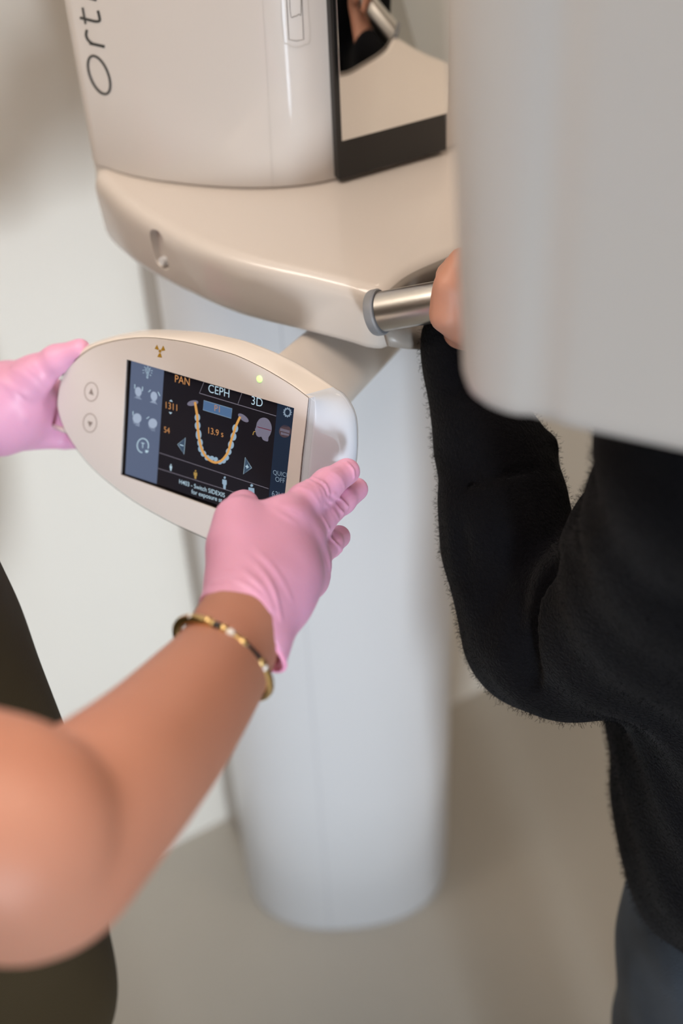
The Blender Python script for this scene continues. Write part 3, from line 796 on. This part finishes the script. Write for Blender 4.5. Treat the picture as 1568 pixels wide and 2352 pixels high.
text('menu_text', '63kV', (1298, 1246), (1410, 1272), M_dim, dsp)
text('menu_text', '8mA', (1298, 1303), (1400, 1327), M_dim, dsp)

# printed marks on the plate
plate_hit = lambda x, y: pp(x, y, .00075)
def circ(cx, cy, a, b, n=40): return [(cx + a * math.cos(t), cy + b * math.sin(t)) for t in np.linspace(0, 2 * math.pi, n, endpoint=False)]
for (cx, cy, tri) in ((209.5, 900, [(204, 904), (215, 908), (210, 891)]), (206.5, 971.5, [(201, 967), (213, 970), (206, 981)])):
    b = obj('height_button', *ribbon(circ(cx, cy, 15.3, 21.3), 2.2, plate_hit, True), M_btn, panel, smooth=False)
    obj('arrow_symbol', [plate_hit(*p) for p in tri], [(0, 1, 2)], M_btnd, b, smooth=False)
tf = []
cxy = np.array([367.2, 806.5])
tf.append(([plate_hit(*p) for p in circ(367.2, 806.5, 3.0, 3.6, 16)], [tuple(range(16))]))
for pts in ([(355, 801), (360.5, 791.5), (364.5, 801.5), (363.5, 804)], [(369.5, 803.5), (375, 793.5), (379.3, 805), (371, 806)], [(365.5, 811), (369, 811.5), (372, 821.5), (361, 819.5)]):
    tf.append(([plate_hit(*p) for p in pts], [(0, 1, 2, 3)]))
obj('radiation_symbol', *merge(*tf), M_gold_ink, panel, smooth=False)
M_led = mat('green lamp', (.5, .8, .4, 1), .3, emit=srgb(170, 250, 110), estr=1.5, vary=(30, .1, (.4, .8, .3, 1)))
lc = pp(596, 870.5, .0006)
V, Fc = tube([lc - PN * .001, lc + PN * .0004, lc + PN * .0009], [.0022, .0022, .0014], 20, up=PV)
obj('status_light', V, Fc, M_led, panel)
# arm behind the panel that carries it under the carriage
armA, armB = P(660, 930, .83), P(865, 735, 1.0)
ad = nrm(armB - armA); aw = nrm(np.cross(ad, FW)); an = np.cross(ad, aw)
prof = [(aw * .029 * abs(math.cos(t)) ** .7 * math.copysign(1, math.cos(t)) + an * .011 * abs(math.sin(t)) ** .7 * math.copysign(1, math.sin(t))) for t in np.linspace(0, 2 * math.pi, 40, endpoint=False)]
V, Fc = loft([[armA + ad * s + q * g for q in prof] for s, g in ((0, .9), (.004, 1), (np.linalg.norm(armB - armA), 1.0), (np.linalg.norm(armB - armA) + .02, .9))])
obj('support_arm', V, Fc, M_white, panel, angle=50)
# stub of white cord at the left rim
V, Fc = tube(catmull([P(112, 976, .955), P(128, 981, .94), P(145, 987, .925), P(170, 993, .92)], 5), [.0012] + [.0019] * 15, 12)
obj('cord', V, Fc, M_shell, panel)

# ------------------------------------------------------------------ the assistant (left, olive scrubs)
def hand_right_assistant():
    k = .009; pr = []
    wr = C(548, 1440, .665, 104)
    # wrist and palm as overlapping flattened rays
    pr += chain([wr, C(568, 1395, .672, 96), C(585, 1345, .682, 84)], k)
    mc = [(C(575, 1350, .682, 62), C(652, 1195, .715, 47)),      # index metacarpal
          (C(610, 1360, .685, 62), C(690, 1240, .724, 47)),
          (C(635, 1370, .690, 58), C(712, 1290, .732, 42)),
          (C(650, 1385, .695, 52), C(712, 1335, .738, 38))]
    for a, b in mc: pr += chain([a, b], .014)
    pr += chain([C(560, 1320, .69, 68), C(600, 1260, .71, 68), C(640, 1230, .72, 58)], .014)   # back of hand fullness
    # thumb: metacarpal, knuckle, tip pressed on the glass
    pr += chain([C(560, 1335, .690, 62), C(545, 1255, .698, 58)], .014)
    pr += chain([C(545, 1255, .698, 56), C(546, 1195, .708, 48)], .010)
    pr += chain([C(546, 1195, .708, 48), C(556, 1168, .730, 40), C(560, 1160, .758, 36)], .008)
    pr += chain([C(556, 1255, .70, 50), C(630, 1205, .72, 34)], .014)   # web
    # index
    pr += chain([C(648, 1198, .716, 44), C(700, 1150, .735, 38)], .008)
    pr += chain([C(700, 1150, .735, 38), C(752, 1112, .752, 34.5)], .005)
    pr += chain([C(752, 1112, .752, 34.5), C(796, 1083, .768, 31)], .005)
    # middle
    pr += chain([C(690, 1236, .725, 44), C(735, 1192, .752, 36)], .007)
    pr += chain([C(735, 1192, .752, 35), C(785, 1150, .775, 30)], .004)
    pr += chain([C(785, 1150, .775, 30), C(818, 1124, .79, 27.5)], .004)
    # ring
    pr += chain([C(712, 1288, .734, 38), C(755, 1250, .765, 30)], .006)
    pr += chain([C(755, 1250, .765, 30), C(778, 1233, .785, 27)], .004)
    # little
    pr += chain([C(708, 1335, .738, 36), C(728, 1322, .762, 28)], .006)
    pr += chain([C(728, 1322, .762, 28), C(742, 1300, .782, 20)], .004)
    return pr
def ridges(seed, specs, hs=1.7):
    """fold ridges: list of (polyline of points, height, width)"""
    def f(p):
        out = np.zeros(len(p))
        for pts, h, wd in specs:
            wd = wd * .7; h = h * hs
            best = np.full(len(p), 9.0)
            for i in range(len(pts) - 1):
                a, b = pts[i], pts[i + 1]; ba = b - a
                t = np.clip(((p - a) @ ba) / (ba @ ba), 0, 1)
                best = np.minimum(best, np.linalg.norm(p - a - t[:, None] * ba, axis=1))
            out -= h * np.exp(-(best / wd) ** 2)
        return out
    return f
def surf_line(pxs, prims):
    """project a polyline in the picture onto the front of a blended form (sphere-march)"""
    def sd(p):
        d = 9
        for q in prims:
            a, b = np.array(q[0]), np.array(q[1]); ba = b - a; L = ba @ ba
            h = min(max(((p - a) @ ba) / L, 0), 1) if L > 0 else 0
            d = min(d, np.linalg.norm(p - a - h * ba) - (q[2] + (q[3] - q[2]) * h))
        return d
    out = []
    for x, y in pxs:
        s = .35
        for _ in range(60):
            p = P(x, y, s); d = sd(p)
            if d < .0006 or s > 1.3: break
            s += d * .8
        if s < 1.3: out.append(P(x, y, s))
    return out
hr = hand_right_assistant()
fold_px = [([(520, 1225), (570, 1255), (630, 1315), (665, 1390), (662, 1440)], .0011, .0022),
           ([(560, 1170), (620, 1225), (680, 1290), (722, 1370)], .0009, .0018),
           ([(600, 1165), (660, 1195), (715, 1250), (742, 1300)], .0010, .0020),
           ([(640, 1160), (690, 1180), (730, 1215), (752, 1262)], .0010, .0016),
           ([(660, 1160), (705, 1175), (745, 1222)], .0008, .0013),
           ([(500, 1275), (560, 1280), (620, 1340), (640, 1420)], .0011, .0022),
           ([(495, 1310), (550, 1310), (600, 1350), (625, 1400)], .0010, .0020),
           ([(685, 1120), (712, 1130), (730, 1155)], .0007, .0011),
           ([(715, 1095), (745, 1110), (757, 1135)], .0007, .0011),
           ([(705, 1103), (735, 1118), (748, 1142)], .0006, .0011),
           ([(795, 1060), (812, 1078), (815, 1098)], .0006, .0012),
           ([(752, 1145), (770, 1160), (790, 1180)], .0007, .0012),
           ([(765, 1135), (785, 1148), (800, 1165)], .0007, .0012),
           ([(745, 1158), (765, 1175), (778, 1195)], .0006, .0011),
           ([(640, 1215), (700, 1320), (700, 1400)], .0008, .0020),
           ([(530, 1200), (600, 1270), (655, 1350), (680, 1420)], .0006, .0016),
           ([(590, 1215), (650, 1280), (700, 1370)], .0006, .0014),
           ([(490, 1340), (540, 1335), (590, 1362), (618, 1400)], .0008, .0016),
           ([(670, 1180), (715, 1215), (748, 1275), (755, 1320)], .0008, .0014),
           ([(760, 1085), (780, 1100), (790, 1122)], .0006, .0012),
           ([(690, 1095), (722, 1112), (735, 1140)], .0006, .0012),
           ([(755, 1235), (775, 1250), (785, 1268)], .0006, .0012),
           ([(725, 1180), (745, 1195), (758, 1218)], .0006, .0012)]
sp = []
for pxs, h, wd in fold_px:
    pts = surf_line(catmull([np.array(q) for q in pxs], 4), hr)
    if len(pts) > 1: sp.append((pts, h, wd))
foldr = ridges(0, sp, 2.5)

def hand_left_assistant():
    pr = []
    wr = C(-90, 955, .93, 88)
    pr += chain([wr, C(-30, 945, .93, 92), C(30, 930, .935, 80)], .012)
    # thumb lying over the rim
    pr += chain([C(10, 905, .925, 62), C(75, 865, .915, 44)], .014)
    pr += chain([C(75, 865, .915, 42), C(130, 826, .905, 32)], .009)
    pr += chain([C(130, 826, .905, 31), C(183, 803, .897, 25.5)], .006)
    # palm heel and fingers passing behind the panel
    pr += chain([C(20, 900, .935, 60), C(95, 900, .955, 42)], .014)
    pr += chain([C(30, 930, .94, 70), C(110, 925, .965, 52)], .014)
    pr += chain([C(10, 980, .94, 62), C(95, 975, .96, 46)], .014)
    for dy, r in ((-10, 27), (32, 27), (66, 25)):
        pr += chain([C(80, 925 + dy, .965, r + 6), C(150, 938 + dy, .985, r), C(230, 945 + dy, .972, r - 2), C(275, 935 + dy, .948, r - 4)], .005)
    pr += chain([C(70, 1000, .955, 30), C(150, 1008, .965, 24), C(215, 1010, .955, 21)], .006)
    return pr
hl = hand_left_assistant()
sp = []
for pxs, h, wd in [([(30, 845), (70, 870), (105, 905)], .0012, .0022), ([(55, 835), (85, 860), (112, 890)], .0012, .002), ([(10, 880), (60, 905), (95, 935)], .001, .0025),
                   ([(60, 825), (75, 832), (100, 868)], .001, .0016), ([(100, 800), (108, 822), (125, 850)], .0006, .0015), ([(0, 870), (30, 900), (60, 960)], .001, .003), ([(60, 1030), (100, 980), (125, 940)], .001, .002)]:
    pts = surf_line(catmull([np.array(q) for q in pxs], 4), hl)
    if len(pts) > 1: sp.append((pts, h, wd))
foldl = ridges(0, sp, 2.2)

shR = np.array([-.39, .27, 1.375]); shL = np.array([-.40, .66, 1.375])
upR = C(-160, 1872, .455, 262)
armR = chain_s([(shR, .046), upR, C(-20, 1930, .468, 250), C(75, 1965, .483, 226), C(150, 1905, .497, 206), C(255, 1812, .525, 182), C(365, 1702, .57, 154), C(450, 1600, .61, 129), C(510, 1520, .645, 109), C(548, 1440, .665, 92)], .02)
elL = np.array([-.50, .70, 1.085])
armL = chain([(P(-90, 955, .93), .026), (elL * .45 + P(-90, 955, .93) * .55, .036), (elL, .037), (shL, .044)], .02)
chest = np.array([-.338, .52, 1.20]); pelv = np.array([-.325, .51, .93]); X_ = (1, 0, 0)
trunk = [(pelv, chest, .115, .12, .05, X_, 1.25), (chest, np.array([-.40, .47, 1.35]), .12, .08, .05, X_, 1.3),
         (shR, shL, .044, .044, .03), (np.array([-.40, .47, 1.36]), np.array([-.385, .46, 1.47]), .055, .048, .03),
         (pelv + (0, -.08, 0), np.array([-.34, .345, .50]), .088, .058, .04), (np.array([-.34, .345, .50]), np.array([-.35, .34, .09]), .054, .036, .03),
         (pelv + (0, .08, 0), np.array([-.34, .525, .50]), .088, .058, .04), (np.array([-.34, .525, .50]), np.array([-.35, .53, .09]), .054, .036, .03),
         (np.array([-.36, .34, .045]), np.array([-.22, .335, .03]), .036, .028, .03), (np.array([-.36, .53, .045]), np.array([-.22, .535, .03]), .036, .028, .03)]
def head_prims(c, fwd, s=1.0):
    f = nrm(fwd); sd = nrm(np.cross([0, 0, 1], f)); up = np.cross(f, sd)
    q = lambda a, b, e: c + s * (a * f + b * sd + e * up)
    L = [(q(-.02, 0, .03), q(.0, 0, .025), .082 * s, .078 * s, .03, sd, 1.12),
         (q(.03, 0, -.03), q(.045, 0, -.062), .052 * s, .030 * s, .03, sd, 1.1),
         (q(.083, 0, .005), q(.098, 0, -.020), .007 * s, .010 * s, .010),
         (q(.076, .018, -.052), q(.076, -.018, -.052), .006 * s, .006 * s, .008),
         (q(.072, .014, -.062), q(.072, -.014, -.062), .006 * s, .006 * s, .008)]
    for e in (-1, 1):
        L += [(q(.070, .032 * e, .018), q(.068, .018 * e, .018), .009 * s, .007 * s, .010), (q(-.012, .076 * e, -.012), q(-.016, .079 * e, .022), .010 * s, .013 * s, .008),
              (q(.050, .035 * e, -.02), q(.050, .035 * e, -.02), .022 * s, .022 * s, .03)]
    return L, q
headA, qA = head_prims(np.array([-.36, .46, 1.555]), (1, .15, -.5))
bodyA = armR + armL + trunk + headA
gr_ = -.0016
bodyA_full = bodyA + grown(hr + hl, -.0018)
lo1 = np.array([-.16, .26, 1.12]); hi1 = np.array([.10, .66, 1.34])
assistant = sdf_obj('person', bodyA_full, .008, M_skin, None, fine=[(lo1, hi1, .0032)], relax=14)
tag(assistant, 'assistant in olive scrubs and pink gloves working the touchscreen panel', 'person')
rc = P(557, 1460, .665); rA = P(640, 1540, .665) - rc; rB = P(593, 1410, .6395) - rc
rn = nrm(np.cross(rA, rB)); rn = rn if rn @ (P(450, 1600, .61) - rc) > 0 else -rn
c_ax = nrm(P(530, 1515, .655) - P(620, 1310, .70)); c_w = nrm(FW - (FW @ c_ax) * c_ax)
cone = [C(622, 1308, .70, 112), C(600, 1355, .690, 108), C(575, 1418, .675, 104), C(552, 1465, .664, 112), C(525, 1525, .652, 122)]
cone_pr = chain_s(cone, .010, c_w, 1.32)
cav_pr = chain_s([(p, r - .0024) for p, r in cone[1:] + [C(505, 1570, .645, 126)]], .003, c_w, 1.32)
glr = sdf_obj('glove', hr + cone_pr, .00105, M_glove, assistant, disp=foldr, cut=[(rc, rn)], cavity=cav_pr)
gll = sdf_obj('glove', hl, .0016, M_glove, assistant, disp=foldl)
# flared cuff of the right glove
def ell_ring(c, ax_a, ax_b, n=48, wob=0.0, ph=0.0):
    return [c + ax_a * math.cos(t) * (1 + wob * math.sin(5 * t + ph)) + ax_b * math.sin(t) * (1 + wob * math.sin(4 * t + ph)) for t in np.linspace(0, 2 * math.pi, n, endpoint=False)]
def pr_(px, py, d): return P(px, py, d)
def ring_px(c, long_px, short_px, dep, n=48, wob=0.0, ph=0.0, tilt=0.0):
    """ring around the wrist: long axis endpoints given as picture offsets, short axis mostly in depth"""
    c3 = P(c[0], c[1], dep); A = P(c[0] + long_px[0], c[1] + long_px[1], dep) - c3
    B = P(c[0] + short_px[0], c[1] + short_px[1], dep + short_px[2]) - c3
    return ell_ring(c3, A, B, n, wob, ph)
def cone_d(p, prims):
    d = 9
    for q in prims:
        a, b_ = q[0], q[1]; ba = b_ - a; h = min(max(((p - a) @ ba) / (ba @ ba), 0), 1); v = p - a - h * ba
        v = v + (q[6] - 1) * (v @ q[5]) * q[5]; d = min(d, np.linalg.norm(v) - (q[2] + (q[3] - q[2]) * h))
    return d
rim = []
for t in np.linspace(0, 2 * math.pi, 64, endpoint=False):
    dr = nrm(nrm(rA) * math.cos(t) + nrm(rB) * math.sin(t)); lo_, hi_ = 0.0, .08
    for _ in range(24):
        m_ = (lo_ + hi_) / 2
        if cone_d(rc + dr * m_, cone_pr) < 0: lo_ = m_
        else: hi_ = m_
    rim.append(rc + dr * (lo_ + .0002 + .0008 * math.sin(5 * t)) + rn * .0002)
obj('cuff_rim', *tube(rim + rim[:2], .0014, 8, cap=False), M_glovecuff, glr)

# scrub top and trousers
def folds_top(p):
    return .0045 * np.sin(p[:, 1] * 52 + 3 * np.sin(p[:, 2] * 7)) * np.clip((1.25 - p[:, 2]) / .3, 0, 1) + .003 * np.sin(p[:, 2] * 30 + p[:, 0] * 40 + p[:, 1] * 20)
top_pr = [(pelv + (.004, 0, -.13), pelv + (-.004, 0, .06), .166, .162, .04, X_, 1.22), (pelv + (0, 0, .06), chest, .162, .160, .05, X_, 1.22), (chest, np.array([-.40, .47, 1.36]), .152, .10, .05, X_, 1.25),
          (shR, shR * .55 + upR[0] * .45, .058, .062, .02), (shL, shL * .5 + elL * .5, .056, .056, .02), (shR, shL, .058, .058, .03)]
top = sdf_obj('scrub_top', top_pr, .006, M_olive, assistant, disp=folds_top, relax=2)
tr_pr = [(pelv + (0, -.08, -.04), np.array([-.34, .345, .50]), .108, .084, .03), (np.array([-.34, .345, .50]), np.array([-.35, .34, .10]), .084, .075, .03),
         (pelv + (0, .08, -.04), np.array([-.34, .525, .50]), .108, .084, .03), (np.array([-.34, .525, .50]), np.array([-.35, .53, .10]), .084, .075, .03)]
sdf_obj('scrub_trousers', tr_pr, .008, M_olive, assistant, disp=folds_top, relax=2)
sdf_obj('hair', [(qA(-.035, 0, .045), qA(-.01, 0, .05), .088, .082, .03), (qA(-.05, 0, .0), qA(-.06, 0, -.05), .075, .045, .03)], .005, M_hair, assistant)
for yy in (.34, .53):
    sdf_obj('shoe', [(np.array([-.37, yy, .05]), np.array([-.21, yy, .042]), .046, .040, .02), (np.array([-.37, yy, .05]), np.array([-.36, yy, .09]), .046, .042, .02)], .006, M_shoe, assistant, cut=[((0, 0, .004), (0, 0, -1))])

# bracelet on the right wrist
bc = ring_px((511, 1513), (101, 78), (31, -46, -.0268), .648, n=96)
bc = [p for p in bc]
brac = obj('bracelet', *tube(bc + bc[:1], .0026, 10, cap=False), M_goldm, None)
tag(brac, 'thin gold bangle set with beads and dark enamel around the tanned wrist', 'bracelet')
bcen = np.mean(bc, 0)
def bead(i, r, m, name):
    p = bc[i % 96]; out = nrm(p - bcen); t = nrm(bc[(i + 1) % 96] - bc[(i - 1) % 96])
    bm = bmesh.new(); bmesh.ops.create_icosphere(bm, subdivisions=2, radius=r); bm.verts.index_update()
    V = [p + out * .0012 + np.array(v.co) for v in bm.verts]; Fc = [tuple(v.index for v in f.verts) for f in bm.faces]; bm.free()
    return obj(name, V, Fc, m, brac)
def nearest(px, py):
    best = (1e9, 0)
    for i, p in enumerate(bc):
        v = p - CAM; d = v @ FW; x = W / 2 + FPX * (v @ RT) / d; y = H / 2 + FPX * (v @ DN) / d
        e = (x - px) ** 2 + (y - py) ** 2 + ((d - .62) * 500) ** 2
        if e < best[0]: best = (e, i)
    return best[1]
for px, py, r, m, nm in ((443, 1421, .0018, M_gem, 'stone'), (485, 1416, .0026, M_goldm, 'gold_bead'), (524, 1438, .0026, M_goldm, 'gold_bead'), (541, 1442, .0026, M_gem, 'stone'), (567, 1462, .0028, M_goldm, 'gold_bead'), (598, 1518, .0024, M_goldm, 'gold_bead'), (600, 1533, .0019, M_gem, 'stone')):
    bead(nearest(px, py), r, m, nm)
i0, i1 = nearest(577, 1472), nearest(594, 1508)
if i0 > i1: i0, i1 = i1, i0
if i1 - i0 > 48: seg = [bc[i % 96] for i in range(i1, i0 + 97)]
else: seg = bc[i0:i1 + 1]
if len(seg) > 1: obj('enamel_inlay', *tube([p + nrm(p - bcen) * .0008 for p in seg], .0022, 10), M_onyx, brac)
i0, i1 = nearest(498, 1418), nearest(514, 1426)
if i0 > i1: i0, i1 = i1, i0
if 0 < i1 - i0 < 48: obj('enamel_inlay', *tube([p + nrm(p - bcen) * .0008 for p in bc[i0:i1 + 1]], .0022, 10), M_onyx, brac)

# ------------------------------------------------------------------ the patient (right, black sweater and jeans)
def ph(px, py, d, r): return C(px, py, d, r)
gx = hd  # direction of the grip
hcen = hc + hd * .066
HS = .013
def patient_hand(f):
    pr = []
    ax = hd; u1 = nrm(np.cross(ax, [0, 0, 1])); 
    if u1[1] > 0: u1 = -u1                                    # towards the camera side
    u2 = np.cross(u1, ax); u2 = u2 if u2[2] > 0 else -u2
    wrist = P(1040, 790, .866)
    for i in range(4):                                         # fingers wrap the far side of the grip
        c = hc + ax * (.098 + HS - i * .0185); r = (.0085, .0088, .0085, .0075)[i]; R_ = .0131 + r * .9
        arc = []
        for a in (200, 150, 105, 60, 15):
            t = math.radians(a); arc.append((c + R_ * (-math.cos(t) * -1 * u1 * -1 + math.sin(t) * u2), r if a > 30 else r * .9))
        pr += chain(arc, .004)
    pr += chain([(wrist, .012), (hc + ax * (.066 + HS) - u2 * .016 + u1 * .002, .015), (hc + ax * (.070 + HS) + u1 * .017 - u2 * .004, .012)], .012)
    pr += chain([(wrist, .012), (hc + ax * (.045 + HS) + u1 * .013 - u2 * .012, .010)], .010)
    # thumb across the near side, pointing up the grip
    pr += chain([(hc + ax * (.050 + HS) - u2 * .014 + u1 * .014, .012), (hc + ax * (.042 + HS) + u1 * .024 + u2 * .002, .011), (hc + ax * (.048 + HS) + u1 * .020 + u2 * .019, .0095), (hc + ax * (.056 + HS) + u1 * .008 + u2 * .028, .0085)], .007)
    return [tuple([f(p[0]), f(p[1])] + list(p[2:7]) + [(str(p[7]), f is mir)]) for p in pr]
phl = patient_hand(lambda p: p); phr = patient_hand(mir)
farm = [C(1034, 775, .852, 38), C(1052, 860, .851, 42), C(1080, 930, .850, 52), C(1130, 1050, .845, 78), C(1165, 1230, .842, 110), C(1240, 1450, .84, 130)]
shPL = P(1700, 960, .60)
armPL = chain_s(farm + [C(1450, 1330, .76, 150), (shPL, .045)], .02)
chP = np.array([.30, .56, 1.18]); peP = P(1850, 1900, .94) + np.array([0, .0, -.02]); nkP = np.array([.235, .625, 1.36])
shPR = np.array([.43, .60, 1.30]); elPR = np.array([.33, .60, 1.02]); wrPR = mir(P(1032, 775, .852))
G = nrm(np.array([-.42, .9, 0]))
trunkP = [(peP, chP, .10, .11, .05, G, 1.25), (chP, nkP, .11, .065, .05, G, 1.25), (shPL, shPR, .04, .045, .05), (nkP, np.array([.195, .68, 1.43]), .05, .045, .03)]
kneeL, kneeR = np.array([.30, .53, .46]), np.array([.46, .60, .46])
footL, footR = np.array([.29, .50, .09]), np.array([.46, .58, .09])
hipL, hipR = peP + np.array([-.035, -.02, -.08]), peP + np.array([.065, .035, -.08])
legsP = [(hipL, kneeL, .08, .058, .04), (kneeL, footL, .055, .036, .03), (hipR, kneeR, .08, .058, .04), (kneeR, footR, .055, .036, .03),
         (footL - (0, 0, .045), footL + G * .13 - (0, 0, .055), .036, .028, .03), (footR - (0, 0, .045), footR + G * .13 - (0, 0, .055), .036, .028, .03)]
armPR = chain([(wrPR, .022), (elPR, .038), (shPR, .05)], .02)
headP, qP = head_prims(np.array([.175, .735, 1.525]), (-.42, .9, -.1))
bodyP = armPL + armPR + trunkP + legsP + headP + phl + phr
hl0 = np.min([np.minimum(p[0], p[1]) for p in phl], 0) - .03; hl1 = np.max([np.maximum(p[0], p[1]) for p in phl], 0) + .03
patient = sdf_obj('person', bodyP, .008, M_skin2, None, fine=[(hl0, hl1, .0028)], relax=1)
tag(patient, 'patient in fuzzy black sweater and dark jeans gripping the steel handle', 'person')
sw = chain_s([C(1034, 742, .834, 47), C(1043, 800, .840, 50), C(1046, 860, .848, 51), C(1054, 920, .85, 56), C(1068, 965, .85, 72), C(1118, 1012, .847, 114)], .006)
sw += chain_s([C(1118, 1010, .847, 110), C(1158, 1105, .845, 110), C(1155, 1195, .843, 134)], .006)
sw += chain_s([C(1155, 1195, .843, 134), C(1195, 1300, .842, 134), C(1245, 1450, .84, 170), C(1320, 1482, .83, 164), C(1440, 1424, .78, 196), C(1560, 1300, .70, 222), C(1650, 1120, .62, 210)], .012)
sw += chain([C(1180, 1020, .845, 96), C(1248, 1022, .845, 32)], .007)
sw += chain([C(1620, 1165, .62, 180), (shPL, .049)], .02)
sw += chain([C(1462, 1215, .66, 84), C(1525, 1125, .63, 86)], .02)
torso_sw = [(P(1850, 1650, .92), P(1852, 1900, .94), .129, .127, .03), (P(1852, 1900, .94), P(1880, 1985, .955), .127, .112, .03),
            (P(1850, 1650, .92), chP, .128, .135, .05), (chP, nkP - (0, 0, .03), .132, .08, .05), (shPL, shPR, .048, .052, .03),
            (nkP, nkP + (-.015, .02, .05), .06, .055, .02)]
swR = chain([(wrPR, .030), (elPR * .5 + wrPR * .5, .042), (elPR, .052), (shPR, .052)], .02)
def swfold(p):
    x = W / 2 + 0 * p[:, 0]
    v = p - CAM; d = v @ FW; X = W / 2 + FPX * (v @ RT) / d; Y = H / 2 + FPX * (v @ DN) / d
    return 0.0016 * np.sin(p[:, 2] * 95 + p[:, 0] * 70 + 2 * np.sin(p[:, 1] * 30)) * (p[:, 0] < .30)
spw = []
allsw = sw + torso_sw
cover = grown([p for p in trunkP if p[2] < .3], .004)
for pxs, h, wd in [([(1345, 1240), (1250, 1300), (1180, 1400), (1165, 1500)], .007, .009), ([(1330, 1250), (1270, 1340), (1240, 1450), (1230, 1560)], -.006, .007),
                   ([(1150, 1440), (1135, 1500), (1150, 1560)], .005, .004), ([(1120, 1430), (1112, 1490)], .004, .003), ([(1060, 1090), (1045, 1180), (1062, 1300), (1090, 1380)], .006, .006), ([(1085, 1130), (1075, 1230), (1095, 1340)], -.002, .008),
                   ([(1040, 1105), (1090, 1120), (1180, 1090), (1270, 1080)], -.003, .006)]:
    pts = surf_line(catmull([np.array(q) for q in pxs], 4), allsw)
    if len(pts) > 1: spw.append((pts, h, wd))
swr = ridges(0, spw)
sweater = sdf_obj('sweater', allsw + swR + grown(armPL[1:] + trunkP[:3], .005), .0062, M_knit, patient, fine=[(np.array([.03, .42, .93]), np.array([.26, .78, 1.22]), .0034)],
                  disp=lambda p: swfold(p) + swr(p), relax=1)
# fuzz: thousands of short wool hairs, one uncountable part
rng = np.random.default_rng(5)
me = sweater.data
pc = np.empty(len(me.polygons) * 3); me.polygons.foreach_get('center', pc); pc = pc.reshape(-1, 3)
pnn = np.empty(len(me.polygons) * 3); me.polygons.foreach_get('normal', pnn); pnn = pnn.reshape(-1, 3)
pa2 = np.empty(len(me.polygons)); me.polygons.foreach_get('area', pa2)
v = pc - CAM; dd = v @ FW; X = W / 2 + FPX * (v @ RT) / dd; Y = H / 2 + FPX * (v @ DN) / dd
keep = (X > 900) & (X < 1700) & (Y > 650) & (Y < 2300) & (dd < 1.05)
idx_ = np.flatnonzero(keep); pr_b = pa2[idx_] / pa2[idx_].sum()
pick = rng.choice(idx_, 60000, p=pr_b)
VV = []; FF = []
base = pc[pick] + (rng.random((len(pick), 3)) - .5) * .005
dirs = pnn[pick] + rng.normal(0, .55, (len(pick), 3)); dirs /= np.linalg.norm(dirs, axis=1)[:, None]
ln = rng.uniform(.0006, .0022, len(pick)) * rng.choice([1, 1, 1, 1.7], len(pick)) ; sidev = np.cross(dirs, rng.normal(0, 1, (len(pick), 3))); sidev /= np.linalg.norm(sidev, axis=1)[:, None]
curl = sidev * (ln * .35)[:, None]
wd_ = .00012
b0 = base - dirs * .001; m0 = base + dirs * (ln * .55)[:, None] + curl * .6; e0 = base + dirs * ln[:, None] - curl
sv = np.cross(dirs, sidev) * wd_
VV = np.stack([b0 - sv, b0 + sv, m0 + sv * .8, m0 - sv * .8, e0], 1).reshape(-1, 3)
k = np.arange(len(pick))[:, None] * 5
FF = [tuple(q) for q in (k + np.array([0, 1, 2, 3])).tolist()] + [tuple(q) for q in (k + np.array([3, 2, 4])).tolist()]
fme = bpy.data.meshes.new('fuzz'); fme.from_pydata(VV.tolist(), [], FF); fme.materials.append(M_fuzz)
fz = bpy.data.objects.new('fuzz', fme); scene.collection.objects.link(fz); fz.parent = sweater; fz['kind'] = 'stuff'

# jeans
def denimf(p): return .0018 * np.sin(p[:, 2] * 60 + p[:, 0] * 90)
jn = [(P(1800, 2130, .965), P(1785, 2400, 1.02), .109, .124, .03), (P(1785, 2400, 1.02), kneeL, .112, .075, .02), (kneeL, footL, .072, .058, .03),
      (hipR + (0, 0, -.02), kneeR, .09, .072, .03), (kneeR, footR, .07, .058, .03), (P(1800, 2130, .965), hipR, .10, .09, .03)]
jeans = sdf_obj('jeans', jn + grown(legsP[:4], .006) + [(peP + (0, 0, -.03), peP + (0, 0, -.02), .100, .10, .03, G, 1.25)], .006, M_denim, patient, disp=denimf, relax=1)
seam = surf_line([(1561, 2150), (1560, 2190), (1552, 2225), (1549, 2260), (1552, 2280), (1542, 2320), (1536, 2345), (1532, 2370)], jn)
if len(seam) > 2:
    obj('jeans_seam', *tube(catmull(seam, 4), .0013, 8), M_denim, jeans)
pk_ = surf_line([(1520, 2110), (1540, 2130), (1557, 2148)], jn)
if len(pk_) > 1: obj('pocket_stitch', *tube(catmull(pk_, 4), .0008, 6), M_thread, jeans)
sdf_obj('hair', [(qP(-.035, 0, .045), qP(-.01, 0, .05), .088, .082, .03), (qP(-.055, 0, .0), qP(-.075, 0, -.10), .072, .05, .03)], .005, M_hair, patient)
for ft in (footL, footR):
    sdf_obj('shoe', [(ft - (0, 0, .04), ft + G * .14 - (0, 0, .048), .046, .040, .02), (ft - (0, 0, .04), ft, .046, .042, .02)], .006, M_shoe, patient, cut=[((0, 0, .004), (0, 0, -1))])

# ceiling lamps (the fittings behind the area lights)
for (x, y, sx, sy, nm) in ((0.9, 0.2, .64, .64, 'nearest the patient, right of the machine'), (-0.90, .35, .64, .64, 'over the assistant on the left'), (-.15, .40, .64, .64, 'above the free floor in front of the machine')):
    V, Fc = box((x, y, HGT - .03), sx, sy, .055, bev=.006)
    lm = obj('ceiling_light', V, Fc, M_winframe, None, angle=40); tag(lm, 'flat square ceiling light ' + nm, 'ceiling light')
    V, Fc = box((x, y, HGT - .06), sx - .06, sy - .06, .006)
    obj('diffuser', V, Fc, M_lamp, lm, smooth=False)
